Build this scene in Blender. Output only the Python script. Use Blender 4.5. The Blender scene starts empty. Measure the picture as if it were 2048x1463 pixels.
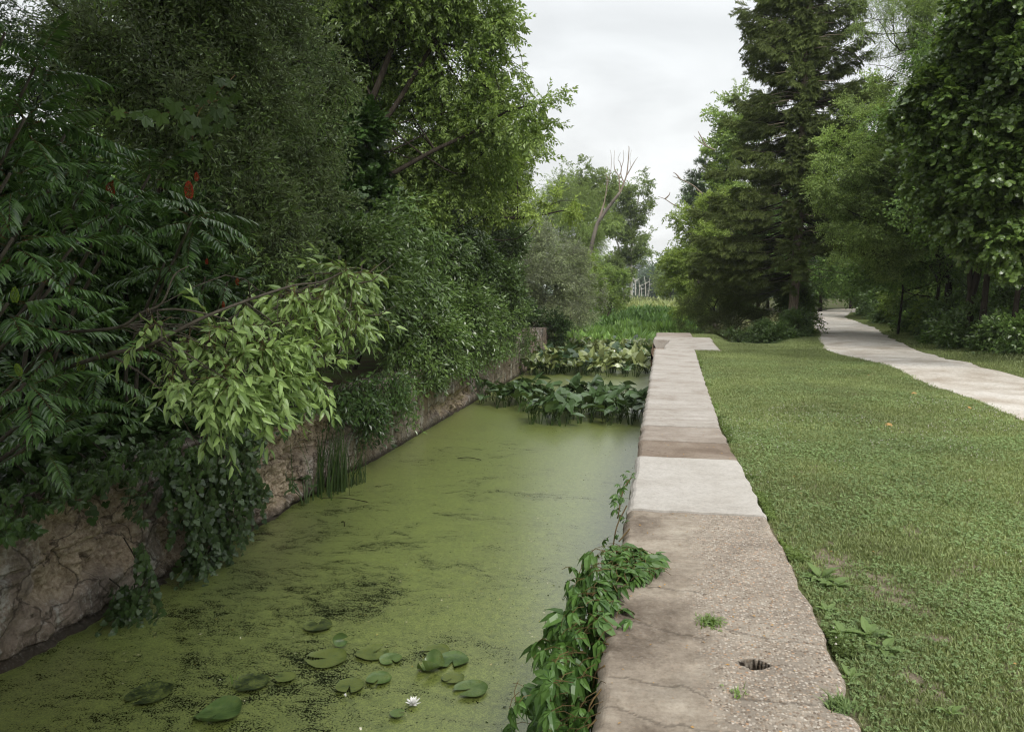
import bpy, math
import numpy as np
rng = np.random.default_rng(7)
R = math.radians
S = bpy.context.scene
COL = S.collection
# ------------------------------------------------------------------ camera
F_, H_ = 1500.0, 1.6                      # focal length in photo pixels, eye height over the wall top
YAW = math.atan(304 / F_); PIT = math.atan(151.5 / F_)
cd = bpy.data.cameras.new('camera'); cam = bpy.data.objects.new('camera', cd); COL.objects.link(cam)
cam.location = (0, 0, H_); cam.rotation_euler = (R(90) - PIT, 0, YAW)
cd.sensor_width = 36; cd.lens = F_ / 2048 * 36; cd.clip_start = 0.05; cd.clip_end = 3000
S.camera = cam
# ------------------------------------------------------------------ world: overcast sky
SUN_EL, SUN_AZ = R(44), R(28)             # sun behind the right shoulder, veiled by cloud
w = bpy.data.worlds.new('World'); S.world = w; w.use_nodes = True
nt = w.node_tree; N = nt.nodes; Lk = nt.links; N.clear()
out = N.new('ShaderNodeOutputWorld'); bg = N.new('ShaderNodeBackground'); bg.inputs[1].default_value = 0.10
sky = N.new('ShaderNodeTexSky'); sky.sky_type = 'NISHITA'; sky.sun_disc = False
sky.sun_elevation = SUN_EL; sky.sun_rotation = R(180) - SUN_AZ; sky.dust_density = 3
tc = N.new('ShaderNodeTexCoord'); sep = N.new('ShaderNodeSeparateXYZ'); Lk.new(tc.outputs['Generated'], sep.inputs[0])
el = N.new('ShaderNodeMapRange'); el.inputs[1].default_value = 0.0; el.inputs[2].default_value = 1.0
el.inputs[3].default_value = 0.0; el.inputs[4].default_value = 1.0; Lk.new(sep.outputs[2], el.inputs[0])
cr = N.new('ShaderNodeValToRGB'); Lk.new(el.outputs[0], cr.inputs[0])
e = cr.color_ramp.elements
e[0].position = 0.0; e[0].color = (.92, .93, .92, 1); e[1].position = 1.0; e[1].color = (1, 1, 1, 1)
for p_, c_ in ((.12, (.93, .94, .93, 1)), (.30, (.84, .865, .87, 1)), (.5, (.88, .9, .92, 1))):
    q = cr.color_ramp.elements.new(p_); q.color = c_
gain = N.new('ShaderNodeMapRange'); gain.inputs[1].default_value = .3; gain.inputs[2].default_value = 1.0
gain.inputs[3].default_value = 9.5; gain.inputs[4].default_value = 18.0; Lk.new(sep.outputs[2], gain.inputs[0])
# clouds: a flat cloud layer, seen in perspective (direction / height)
mx = N.new('ShaderNodeMath'); mx.operation = 'ADD'; mx.inputs[1].default_value = .22; Lk.new(sep.outputs[2], mx.inputs[0])
dv = N.new('ShaderNodeVectorMath'); dv.operation = 'DIVIDE'; Lk.new(tc.outputs['Generated'], dv.inputs[0])
cb = N.new('ShaderNodeCombineXYZ'); [Lk.new(mx.outputs[0], cb.inputs[i]) for i in range(3)]; Lk.new(cb.outputs[0], dv.inputs[1])
ns = N.new('ShaderNodeTexNoise'); ns.inputs['Scale'].default_value = 1.9; ns.inputs['Detail'].default_value = 7
ns.inputs['Roughness'].default_value = .5; ns.inputs['Distortion'].default_value = .6; Lk.new(dv.outputs[0], ns.inputs['Vector'])
nr = N.new('ShaderNodeMapRange'); nr.inputs[1].default_value = .35; nr.inputs[2].default_value = .65
nr.inputs[3].default_value = .86; nr.inputs[4].default_value = 1.06; Lk.new(ns.outputs[0], nr.inputs[0])
g2 = N.new('ShaderNodeMath'); g2.operation = 'MULTIPLY'; Lk.new(gain.outputs[0], g2.inputs[0]); Lk.new(nr.outputs[0], g2.inputs[1])
cl = N.new('ShaderNodeVectorMath'); cl.operation = 'SCALE'; Lk.new(cr.outputs[0], cl.inputs[0]); Lk.new(g2.outputs[0], cl.inputs['Scale'])
mix = N.new('ShaderNodeMix'); mix.data_type = 'RGBA'; mix.inputs[0].default_value = .93
Lk.new(sky.outputs[0], mix.inputs[6]); Lk.new(cl.outputs[0], mix.inputs[7])
Lk.new(mix.outputs[2], bg.inputs[0]); Lk.new(bg.outputs[0], out.inputs[0])
sl = bpy.data.lights.new('sun', 'SUN'); sl.energy = 2.1; sl.angle = R(16); sl.color = (1, .96, .9)
so = bpy.data.objects.new('sun', sl); COL.objects.link(so)
so.rotation_euler = (R(90) - SUN_EL, 0, SUN_AZ)
S.view_settings.view_transform = 'Standard'; S.view_settings.look = 'None'; S.view_settings.gamma = 1
S.view_settings.exposure = 0.24
S.render.engine = 'CYCLES'
c = S.cycles; c.max_bounces = 7; c.diffuse_bounces = 2; c.glossy_bounces = 3; c.transmission_bounces = 4
c.transparent_max_bounces = 8; c.caustics_reflective = False; c.caustics_refractive = False; c.use_denoising = True
S.render.film_transparent = False
c.filter_width = 1.2

# ------------------------------------------------------------------ pixel -> world helpers
_f = np.array([-math.sin(YAW) * math.cos(PIT), math.cos(YAW) * math.cos(PIT), -math.sin(PIT)])
_r = np.array([math.cos(YAW), math.sin(YAW), 0]); _u = np.cross(_r, _f); EYE = np.array([0, 0, H_])
def ray(px, py): return _f + _r * (px - 1024) / F_ + _u * (731.5 - py) / F_
def at(px, py, z=0.0): d = ray(px, py); return EYE + d * ((z - H_) / d[2])
def atY(px, py, Y): d = ray(px, py); return EYE + d * (Y / d[1])
def atX(px, py, X): d = ray(px, py); return EYE + d * (X / d[0])
def nrm(v): v = np.asarray(v, float); return v / np.maximum(np.linalg.norm(v, axis=-1, keepdims=True), 1e-9)

# ------------------------------------------------------------------ noise
_tab = np.random.default_rng(3).random(65536)
def _h(ix, iy, iz): return _tab[(ix * 7349 + iy * 19349 + iz * 8369 + (ix ^ iy) * 31) & 65535]
def vn(x, y, z=0.0):
    x, y, z = np.broadcast_arrays(np.asarray(x, float), y, z)
    ix, iy, iz = (np.floor(a).astype(np.int64) for a in (x, y, z)); fx, fy, fz = x - ix, y - iy, z - iz
    fx, fy, fz = (a * a * (3 - 2 * a) for a in (fx, fy, fz)); o = 0
    for a in (0, 1):
        for b in (0, 1):
            for d in (0, 1):
                o = o + _h(ix + a, iy + b, iz + d) * (fx if a else 1 - fx) * (fy if b else 1 - fy) * (fz if d else 1 - fz)
    return o * 2 - 1
def fbm(x, y, z=0.0, o=4, g=.5):
    s, a, k = 0, 1.0, 1.0
    for i in range(o): s = s + a * vn(np.asarray(x) * k + i * 17.3, np.asarray(y) * k, np.asarray(z) * k); a *= g; k *= 2.03
    return s
def sst(a, b, x): t = np.clip((np.asarray(x, float) - a) / (b - a), 0, 1); return t * t * (3 - 2 * t)

# ------------------------------------------------------------------ geometry containers: verts, triangles, material index
class G:
    def __init__(s, V=None, T=None, M=None):
        s.V = np.zeros((0, 3)) if V is None else np.asarray(V, float); s.T = np.zeros((0, 3), np.int64) if T is None else np.asarray(T, np.int64).reshape(-1, 3)
        s.M = np.zeros(len(s.T), np.int32) if M is None else (np.full(len(s.T), M, np.int32) if np.isscalar(M) else M)
def cat(gs):
    gs = [g for g in gs if len(g.T)]
    if not gs: return G()
    off = np.cumsum([0] + [len(g.V) for g in gs[:-1]])
    return G(np.concatenate([g.V for g in gs]), np.concatenate([g.T + o for g, o in zip(gs, off)]), np.concatenate([g.M for g in gs]))
def xf(g, Rm=None, s=1.0, p=(0, 0, 0)):
    V = g.V * s
    if Rm is not None: V = V @ np.asarray(Rm).T
    return G(V + np.asarray(p), g.T, g.M)
def inst(t, P, Rm, sc):
    n = len(P)
    if n == 0: return G()
    V = np.einsum('nij,vj->nvi', Rm, t.V) * sc[:, None, None] + P[:, None, :]
    T = (t.T[None] + (np.arange(n) * len(t.V))[:, None, None])
    return G(V.reshape(-1, 3), T.reshape(-1, 3), np.tile(t.M, n))
def inst_mix(ts, P, Rm, sc):
    k = rng.integers(0, len(ts), len(P)); return cat([inst(t, P[k == i], Rm[k == i], sc[k == i]) for i, t in enumerate(ts)])
def frames(d, up=(0, 0, 1), roll=0.4):
    d = nrm(d); n = len(d); u = nrm(np.asarray(up, float) + rng.normal(0, roll, (n, 3)))
    y = nrm(np.cross(u, d)); z = np.cross(d, y); return np.stack([d, y, z], axis=-1)
def build(name, g, mats, parent=None, smooth=False, origin=None):
    me = bpy.data.meshes.new(name); V = g.V if origin is None else g.V - np.asarray(origin)
    me.vertices.add(len(V)); me.vertices.foreach_set('co', V.astype(np.float32).ravel())
    me.loops.add(len(g.T) * 3); me.loops.foreach_set('vertex_index', g.T.astype(np.int32).ravel())
    me.polygons.add(len(g.T)); me.polygons.foreach_set('loop_start', np.arange(0, len(g.T) * 3, 3, dtype=np.int32))
    me.polygons.foreach_set('material_index', g.M.astype(np.int32))
    me.polygons.foreach_set('use_smooth', np.full(len(g.T), smooth, dtype=bool))
    for m in (mats if isinstance(mats, (list, tuple)) else [mats]): me.materials.append(m)
    me.update(calc_edges=True)
    o = bpy.data.objects.new(name, me); COL.objects.link(o)
    if origin is not None and parent is None: o.location = origin
    if parent is not None: o.parent = parent
    return o
def empty(name, loc, label, cat_, group=None):
    o = bpy.data.objects.new(name, None); COL.objects.link(o); o.location = loc; o.empty_display_size = .2
    tag(o, label, cat_, group); return o
def tag(o, label=None, cat_=None, group=None, kind=None):
    for k, v in (('label', label), ('category', cat_), ('group', group), ('kind', kind)):
        if v: o[k] = v
    return o
def part(name, g, mats, root, smooth=False):            # geometry in world space, stored relative to its thing
    o = build(name, xf(g, p=-np.array(root.location)), mats, root, smooth); return o
def tube(P, rad, n=6, M=0, cap=True):
    P = np.asarray(P, float); m = len(P); rad = np.broadcast_to(np.asarray(rad, float), (m,))
    t = nrm(np.gradient(P, axis=0)); ref = np.array([0, 0, 1.0]) if abs(t[0][2]) < .9 else np.array([1.0, 0, 0])
    a = nrm(np.cross(t, ref)); b = np.cross(t, a); th = np.arange(n) * 2 * np.pi / n
    V = P[:, None] + rad[:, None, None] * (np.cos(th)[None, :, None] * a[:, None] + np.sin(th)[None, :, None] * b[:, None])
    i = np.arange(m - 1)[:, None] * n; j = np.arange(n)[None]; j2 = (j + 1) % n
    A, B, C_, D = i + j, i + j2, i + n + j2, i + n + j
    T = np.concatenate([np.stack([A, B, C_], -1).reshape(-1, 3), np.stack([A, C_, D], -1).reshape(-1, 3)])
    V = V.reshape(-1, 3)
    if cap:
        V = np.vstack([V, P[-1]]); e_ = (m - 1) * n; T = np.vstack([T, [[e_ + k, e_ + (k + 1) % n, len(V) - 1] for k in range(n)]])
    return G(V, T, M)
def curve(P, n=8):                                       # Catmull-Rom
    P = np.asarray(P, float)
    if len(P) < 3: return P[0] + (P[-1] - P[0]) * np.linspace(0, 1, n)[:, None]
    Q = np.vstack([2 * P[0] - P[1], P, 2 * P[-1] - P[-2]]); o = []
    for i in range(1, len(Q) - 2):
        for t in np.linspace(0, 1, n, endpoint=False):
            o.append(.5 * ((2 * Q[i]) + (-Q[i - 1] + Q[i + 1]) * t + (2 * Q[i - 1] - 5 * Q[i] + 4 * Q[i + 1] - Q[i + 2]) * t * t + (-Q[i - 1] + 3 * Q[i] - 3 * Q[i + 1] + Q[i + 2]) * t ** 3))
    return np.array(o + [P[-1]])
def grid(X, Y, Z):                                       # 2-D arrays -> G
    n, m = X.shape; i = np.arange(n - 1)[:, None] * m + np.arange(m - 1)[None]
    T = np.concatenate([np.stack([i, i + 1, i + m + 1], -1).reshape(-1, 3), np.stack([i, i + m + 1, i + m], -1).reshape(-1, 3)])
    return G(np.stack([X, Y, Z], -1).reshape(-1, 3), T)

# ------------------------------------------------------------------ materials
def newmat(name):
    m = bpy.data.materials.new(name); m.use_nodes = True; t = m.node_tree; t.nodes.clear(); return m, t.nodes, t.links
def srgb(r, g, b): return tuple((v / 255 / 12.92 if v / 255 < .04045 else ((v / 255 + .055) / 1.055) ** 2.4) for v in (r, g, b)) + (1,)
def nz(N, L, scale, detail=4, rough=.55, co=None, dist=0):
    n = N.new('ShaderNodeTexNoise'); n.inputs['Scale'].default_value = scale; n.inputs['Detail'].default_value = detail
    n.inputs['Roughness'].default_value = rough; n.inputs['Distortion'].default_value = dist
    if co is not None: L.new(co, n.inputs['Vector'])
    return n.outputs[0]
def ramp(N, L, fac, stops):
    r = N.new('ShaderNodeValToRGB'); L.new(fac, r.inputs[0]); e = r.color_ramp.elements
    while len(e) < len(stops): e.new(.5)
    for q, (p, c_) in zip(e, stops): q.position = p; q.color = c_ if len(c_) == 4 else tuple(c_) + (1,)
    return r.outputs[0]
def mixc(N, L, fac, a, b, mode='MIX'):
    m = N.new('ShaderNodeMix'); m.data_type = 'RGBA'; m.blend_type = mode
    for k, v in ((0, fac), (6, a), (7, b)):
        if hasattr(v, 'is_linked') or hasattr(v, 'links'): L.new(v, m.inputs[k])
        else: m.inputs[k].default_value = v if k == 0 else (v if len(v) == 4 else tuple(v) + (1,))
    return m.outputs[2]
def mth(N, L, op, a, b=0.0):
    m = N.new('ShaderNodeMath'); m.operation = op
    for k, v in ((0, a), (1, b)):
        if hasattr(v, 'links'): L.new(v, m.inputs[k])
        else: m.inputs[k].default_value = v
    return m.outputs[0]
def geo(N): return N.new('ShaderNodeNewGeometry')
def bump(N, L, h, strength=.5, dist=.01, nrm_=None):
    b = N.new('ShaderNodeBump'); b.inputs['Strength'].default_value = strength; b.inputs['Distance'].default_value = dist; L.new(h, b.inputs['Height'])
    if nrm_ is not None: L.new(nrm_, b.inputs['Normal'])
    return b.outputs[0]
def bsdf(N, L, col, rough=.8, spec=.3, nrm_=None):
    b = N.new('ShaderNodeBsdfPrincipled'); o = N.new('ShaderNodeOutputMaterial'); L.new(b.outputs[0], o.inputs[0])
    if hasattr(col, 'links'): L.new(col, b.inputs['Base Color'])
    else: b.inputs['Base Color'].default_value = col if len(col) == 4 else tuple(col) + (1,)
    if hasattr(rough, 'links'): L.new(rough, b.inputs['Roughness'])
    else: b.inputs['Roughness'].default_value = rough
    b.inputs['Specular IOR Level'].default_value = spec
    if nrm_ is not None: L.new(nrm_, b.inputs['Normal'])
    return b, o
def leafmat(name, c1, c2, rough=.5, spec=.35, trans=.3, back=None, big=1.0, var=1.0):
    m, N, L = newmat(name); g = geo(N); oi = N.new('ShaderNodeObjectInfo')
    r = ramp(N, L, g.outputs['Random Per Island'], [(0, c1), (.62, c2), (1, tuple(min(1, x * 1.25) for x in c2[:3]))])
    n = nz(N, L, .55 * big, 2, .5, g.outputs['Position'])
    v = N.new('ShaderNodeMapRange'); v.inputs[1].default_value = .35; v.inputs[2].default_value = .65; v.inputs[3].default_value = 1 - .24 * var; v.inputs[4].default_value = 1 + .22 * var; L.new(n, v.inputs[0])
    vm = N.new('ShaderNodeVectorMath'); vm.operation = 'SCALE'; L.new(r, vm.inputs[0]); L.new(v.outputs[0], vm.inputs['Scale']); colr = vm.outputs[0]
    if back: colr = mixc(N, L, mth(N, L, 'MULTIPLY', g.outputs['Backfacing'], .8), colr, back)
    b, o = bsdf(N, L, colr, rough, spec)
    t = N.new('ShaderNodeBsdfTranslucent'); tcx = mixc(N, L, 1.0, colr, (1.2, 1.15, .7, 1), 'MULTIPLY'); L.new(tcx, t.inputs[0])
    mx_ = N.new('ShaderNodeMixShader'); mx_.inputs[0].default_value = trans; L.new(b.outputs[0], mx_.inputs[1]); L.new(t.outputs[0], mx_.inputs[2]); L.new(mx_.outputs[0], o.inputs[0])
    return m
def barkmat(name, c1, c2, scale=14):
    m, N, L = newmat(name); g = geo(N); mp = N.new('ShaderNodeMapping'); mp.inputs['Scale'].default_value = (1, 1, .25); L.new(g.outputs['Position'], mp.inputs[0])
    n = nz(N, L, scale, 6, .65, mp.outputs[0]); col = ramp(N, L, n, [(.3, c1), (.7, c2)])
    bsdf(N, L, col, .95, .15, bump(N, L, n, .9, .02)); return m

# ------------------------------------------------------------------ leaves and sprays (local +X is the growing direction, +Z up)
def leaf4(L, W, fold=.25):
    return G([[0, 0, 0], [L * .45, W / 2, W * fold], [L, 0, -L * .08], [L * .45, -W / 2, W * fold]], [[0, 2, 1], [0, 3, 2]], 0)
def leaf8(L, W, fold=.22, droop=.25, asym=0.0):
    z = lambda t: -droop * L * t * t
    V = [[0, 0, 0], [.3 * L, .46 * W, z(.3) + fold * W], [.33 * L, 0, z(.33)], [.3 * L, -.46 * W, z(.3) + fold * W],
         [.66 * L, .36 * W, z(.66) + fold * W * .7], [.68 * L, 0, z(.68)], [.66 * L, -.36 * W, z(.66) + fold * W * .7], [L, 0, z(1)]]
    T = [[0, 2, 1], [0, 3, 2], [1, 2, 5], [1, 5, 4], [2, 3, 6], [2, 6, 5], [4, 5, 7], [5, 6, 7]]
    return G(V, T, 0)
def lobed(Rr, lobes=5, depth=.3, cup=.12, notch=True):
    n = lobes * 4 + 1; th = np.linspace(-np.pi * .88, np.pi * .88, n); ph = np.arange(n) % 4; r = np.select([ph == 2, (ph == 1) | (ph == 3)], [1.0, 1 - depth * .42 + .05 * rng.random(n)], 1 - depth) * Rr * (1 - .22 * np.abs(th) / np.pi)
    V = [[0, 0, 0]] + [[Rr * .25 + r[i] * math.cos(th[i]), r[i] * math.sin(th[i]) * .95, -cup * r[i] * (r[i] / Rr) + rng.normal(0, .02) * Rr] for i in range(n)]
    return G(V, [[0, i + 1, i + 2] for i in range(n - 1)], 0)
def rot(ax, a):
    ax = nrm(np.array(ax, float)); c, s = math.cos(a), math.sin(a); x, y, z = ax
    return np.array([[c + x * x * (1 - c), x * y * (1 - c) - z * s, x * z * (1 - c) + y * s], [y * x * (1 - c) + z * s, c + y * y * (1 - c), y * z * (1 - c) - x * s], [z * x * (1 - c) - y * s, z * y * (1 - c) + x * s, c + z * z * (1 - c)]])
def spray(leaf, n, L, ang=55, hang=.3, bend=.25, opp=False, twig=.003, jit=.25, lt=.15, tip=True, branch=0, petiole=0.0):
    """a twig of length L carrying n leaves; leaf() gives one leaf"""
    gs = []; t = np.linspace(lt, 1, n); side = 1
    P = lambda q: np.array([L * q, 0, -bend * L * q * q])
    if twig: gs.append(tube([P(q) for q in np.linspace(0, 1, 4)], [twig, twig * .8, twig * .6, twig * .3], 3, 1, False))
    for i, q in enumerate(t):
        for sd in ((1, -1) if opp else (side,)):
            a = R(ang) * sd * (1 - .35 * q) + rng.normal(0, jit * .5)
            d = np.array([math.cos(a), math.sin(a), -hang + rng.normal(0, jit)]); d = nrm(d)
            up = nrm(np.array([rng.normal(0, jit), rng.normal(0, jit), 1.0])); y = nrm(np.cross(up, d)); z = np.cross(d, y)
            gs.append(xf(leaf(), np.stack([d, y, z], -1), rng.uniform(.75, 1.15) * (1 - .25 * (q > .85)), P(q) + d * petiole))
        side = -side
    if tip:
        gs.append(xf(leaf(), None, .9, P(1)))
    if branch:
        for q in np.linspace(.2, .8, branch):
            s2 = spray(leaf, max(3, n // 2), L * .5, ang, hang, bend, opp, twig * .7, jit, lt)
            gs.append(xf(s2, rot((0, 0, 1), R(48) * (1 if rng.random() < .5 else -1)) @ rot((0, 1, 0), rng.normal(0.1, .25)), 1, P(q)))
    return cat(gs)
def variants(fn, k=6): return [fn() for _ in range(k)]
SP = {}
SP['cherry'] = variants(lambda: spray(lambda: leaf8(.115, .041, .18, .3), 8, .38, 44, .75, .45, twig=.002, jit=.38, branch=1, petiole=.014), 10)
SP['sumac'] = variants(lambda: spray(lambda: leaf8(.135, .038, .14, .35), 12, .46, 68, .34, .3, opp=True, twig=.0022, jit=.12, lt=.18), 6)
SP['walnut'] = variants(lambda: spray(lambda: leaf4(.12, .052), 6, .42, 60, .42, .25, opp=True, twig=.003, jit=.35), 7)
SP['elm'] = variants(lambda: spray(lambda: leaf4(.075, .038), 8, .3, 50, .2, .2, twig=.003, jit=.35, branch=2), 7)
SP['shrub'] = variants(lambda: spray(lambda: leaf4(.095, .05), 7, .3, 50, .3, .25, twig=.003, jit=.35, branch=2), 7)
SP['olive'] = variants(lambda: spray(lambda: leaf4(.075, .024), 9, .32, 50, .12, .2, twig=.003, jit=.45, branch=2), 7)
SP['hang'] = variants(lambda: spray(lambda: leaf4(.1, .04), 9, .4, 38, .75, .5, twig=.003, jit=.25, branch=2), 6)
SP['willow'] = variants(lambda: spray(lambda: leaf4(.1, .018), 12, .5, 35, .35, .4, twig=.002, jit=.3, branch=2), 6)
SP['maple'] = variants(lambda: spray(lambda: lobed(.07, 5, .35), 6, .3, 60, .2, .2, twig=.003, jit=.35, branch=1), 6)
SP['heart'] = variants(lambda: spray(lambda: lobed(.085, 2, .1, .2), 6, .35, 55, .5, .3, twig=.003, jit=.35, branch=1), 6)
SP['ivy'] = variants(lambda: spray(lambda: lobed(.055, 3, .38), 6, .3, 60, .8, .4, twig=.002, jit=.25), 6)
SP['far'] = variants(lambda: spray(lambda: leaf4(.26, .15), 9, .8, 55, .15, .15, twig=0, jit=.6, branch=2), 6)
def needle_spray():
    gs = [tube([[0, 0, 0], [.25, 0, -.02], [.5, 0, -.08]], [.006, .004, .002], 3, 1, False)]
    for q in np.linspace(.1, 1, 9):
        for sd in (1, -1):
            l = .26 * (1.15 - q) + .05; a = sd * R(50) + rng.normal(0, .15); b = np.array([.5 * q, 0, -.08 * q * q]); d = nrm([math.cos(a), math.sin(a), -.45 + rng.normal(0, .2)])
            for k in range(3):
                p = b + d * l * k / 3; y = nrm(rng.normal(0, 1, 3)); wv = nrm(np.cross(d, y)) * .02
                tip_ = p + d * .12 + y * .03
                gs.append(G([p - wv, p + wv, tip_ + y * .01], [[0, 1, 2]], 0)); 
                gs.append(G([p - y * .02, p + y * .02, tip_], [[0, 1, 2]], 0))
    return cat(gs)
SP['spruce'] = variants(needle_spray, 6)
def pine_tuft():
    d = nrm(rng.normal(0, 1, (26, 3)) + [1.2, 0, .1]); y = nrm(rng.normal(0, 1, (26, 3)))
    return cat([G([y[i] * .008, -y[i] * .008, d[i] * .16], [[0, 1, 2]], 0) for i in range(26)])
SP['pine'] = variants(pine_tuft, 4)

def crown(blobs, kind, n, sc=1.0, grav=.25, lobes=14, shell=(.5, 1.0), lobe_r=(.2, .38), out=.75, flat=.75, roll=.45):
    """foliage in lumpy blobs [(centre, radius)], returns geometry and the lobe centres"""
    C_ = np.array([b[0] for b in blobs]); Rr = np.array([b[1] if np.ndim(b[1]) else [b[1]] * 3 for b in blobs], float)
    wgt = np.prod(Rr, axis=1) ** (2 / 3); nl = np.maximum(5, (lobes * wgt / wgt.mean())).astype(int)
    bi = np.repeat(np.arange(len(blobs)), nl); d = nrm(rng.normal(0, 1, (len(bi), 3)))
    u = rng.uniform(shell[0] ** 3, shell[1] ** 3, len(bi)) ** (1 / 3)
    lc = C_[bi] + d * u[:, None] * Rr[bi] * .85; lr = Rr[bi] * rng.uniform(*lobe_r, len(bi))[:, None] * [1, 1, flat]
    k = rng.choice(len(bi), n, p=(np.prod(lr, 1) ** (2 / 3)) / (np.prod(lr, 1) ** (2 / 3)).sum())
    d2 = nrm(rng.normal(0, 1, (n, 3))); u2 = rng.uniform(.1, 1, n) ** (1 / 2.1)
    P = lc[k] + d2 * lr[k] * u2[:, None]
    D = nrm(out * nrm(P - C_[bi[k]]) + .8 * d2 + rng.normal(0, .25, (n, 3)) + [0, 0, -grav])
    P = P - D * .12
    return inst_mix(SP[kind], P, frames(D, roll=roll), rng.uniform(.75, 1.25, n) * sc), lc
def limbs(trunk, trad, targets, r0=.45, n=5, sub=2, M=0):
    """limbs from a trunk polyline to foliage lobes"""
    gs = [tube(trunk, trad, 8, M)]; trunk = np.asarray(trunk); trad = np.broadcast_to(trad, (len(trunk),))
    for t in targets:
        dd = np.linalg.norm(trunk - t, axis=1) + np.maximum(0, trunk[:, 2] - t[2] + .3 * np.linalg.norm((trunk - t)[:, :2], axis=1)) * 2
        i = int(np.argmin(dd)); a = trunk[i]; m1 = a * .6 + t * .4 + rng.normal(0, .09, 3) * np.linalg.norm(t - a) + [0, 0, .04]
        m2 = a * .25 + t * .75 + rng.normal(0, .05, 3) * np.linalg.norm(t - a)
        c_ = curve([a, m1, m2, t], 3); rr = np.linspace(min(trad[i] * r0, .008 + .010 * np.linalg.norm(t - a)), .004, len(c_)); gs.append(tube(c_, rr, 5, M, False))
        for _ in range(sub):
            q = c_[rng.integers(len(c_) // 2, len(c_))]; e_ = q + nrm(rng.normal(0, 1, 3) + .8 * nrm(t - a)) * rng.uniform(.3, .8) * min(1, np.linalg.norm(t - a) * .4)
            gs.append(tube([q, (q + e_) / 2 + rng.normal(0, .03, 3), e_], [.008, .006, .003], 4, M, False))
    return cat(gs)
def tree(name, label, cat_, base, blobs, kind, n, leaf, bark, trunks=None, tr=.15, group=None, nl=40, sc=1.0, wood='trunk', green='crown', extra=None, **kw):
    base = np.array(base, float); root = empty(name, base, label, cat_, group)
    g, lc = crown(blobs, kind, n, sc, **kw)
    part(green, g, [leaf, bark], root)
    if trunks is None:
        top = np.mean([b[0] for b in blobs], axis=0); top = top + [0, 0, .3]; trunks = [[base - [0, 0, .2], base * .65 + top * .35 + rng.normal(0, .12, 3) * [1, 1, 0], base * .3 + top * .7 + rng.normal(0, .15, 3) * [1, 1, 0], top]]
    gs = []; tg = lc[rng.permutation(len(lc))[:nl]]
    for i, tp in enumerate(trunks):
        p = curve(tp, 5); gs.append(limbs(p, np.linspace(tr, tr * .25, len(p)), tg[i::len(trunks)]))
    if extra: gs += extra
    part(wood, cat(gs), bark, root, True)
    return root
def B(px, py, rpx, Y, depth=1.0, sq=1.0):                 # blob seen at (px,py) with radius rpx, at distance Y
    p = atY(px, py, Y); r = rpx / F_ * np.linalg.norm(p - EYE); return (p, [r, r * depth, r * sq])
def BX(px, py, rpx, X, depth=1.0, sq=1.0):
    p = atX(px, py, X); r = rpx / F_ * np.linalg.norm(p - EYE); return (p, [r, r * depth, r * sq])

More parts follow.
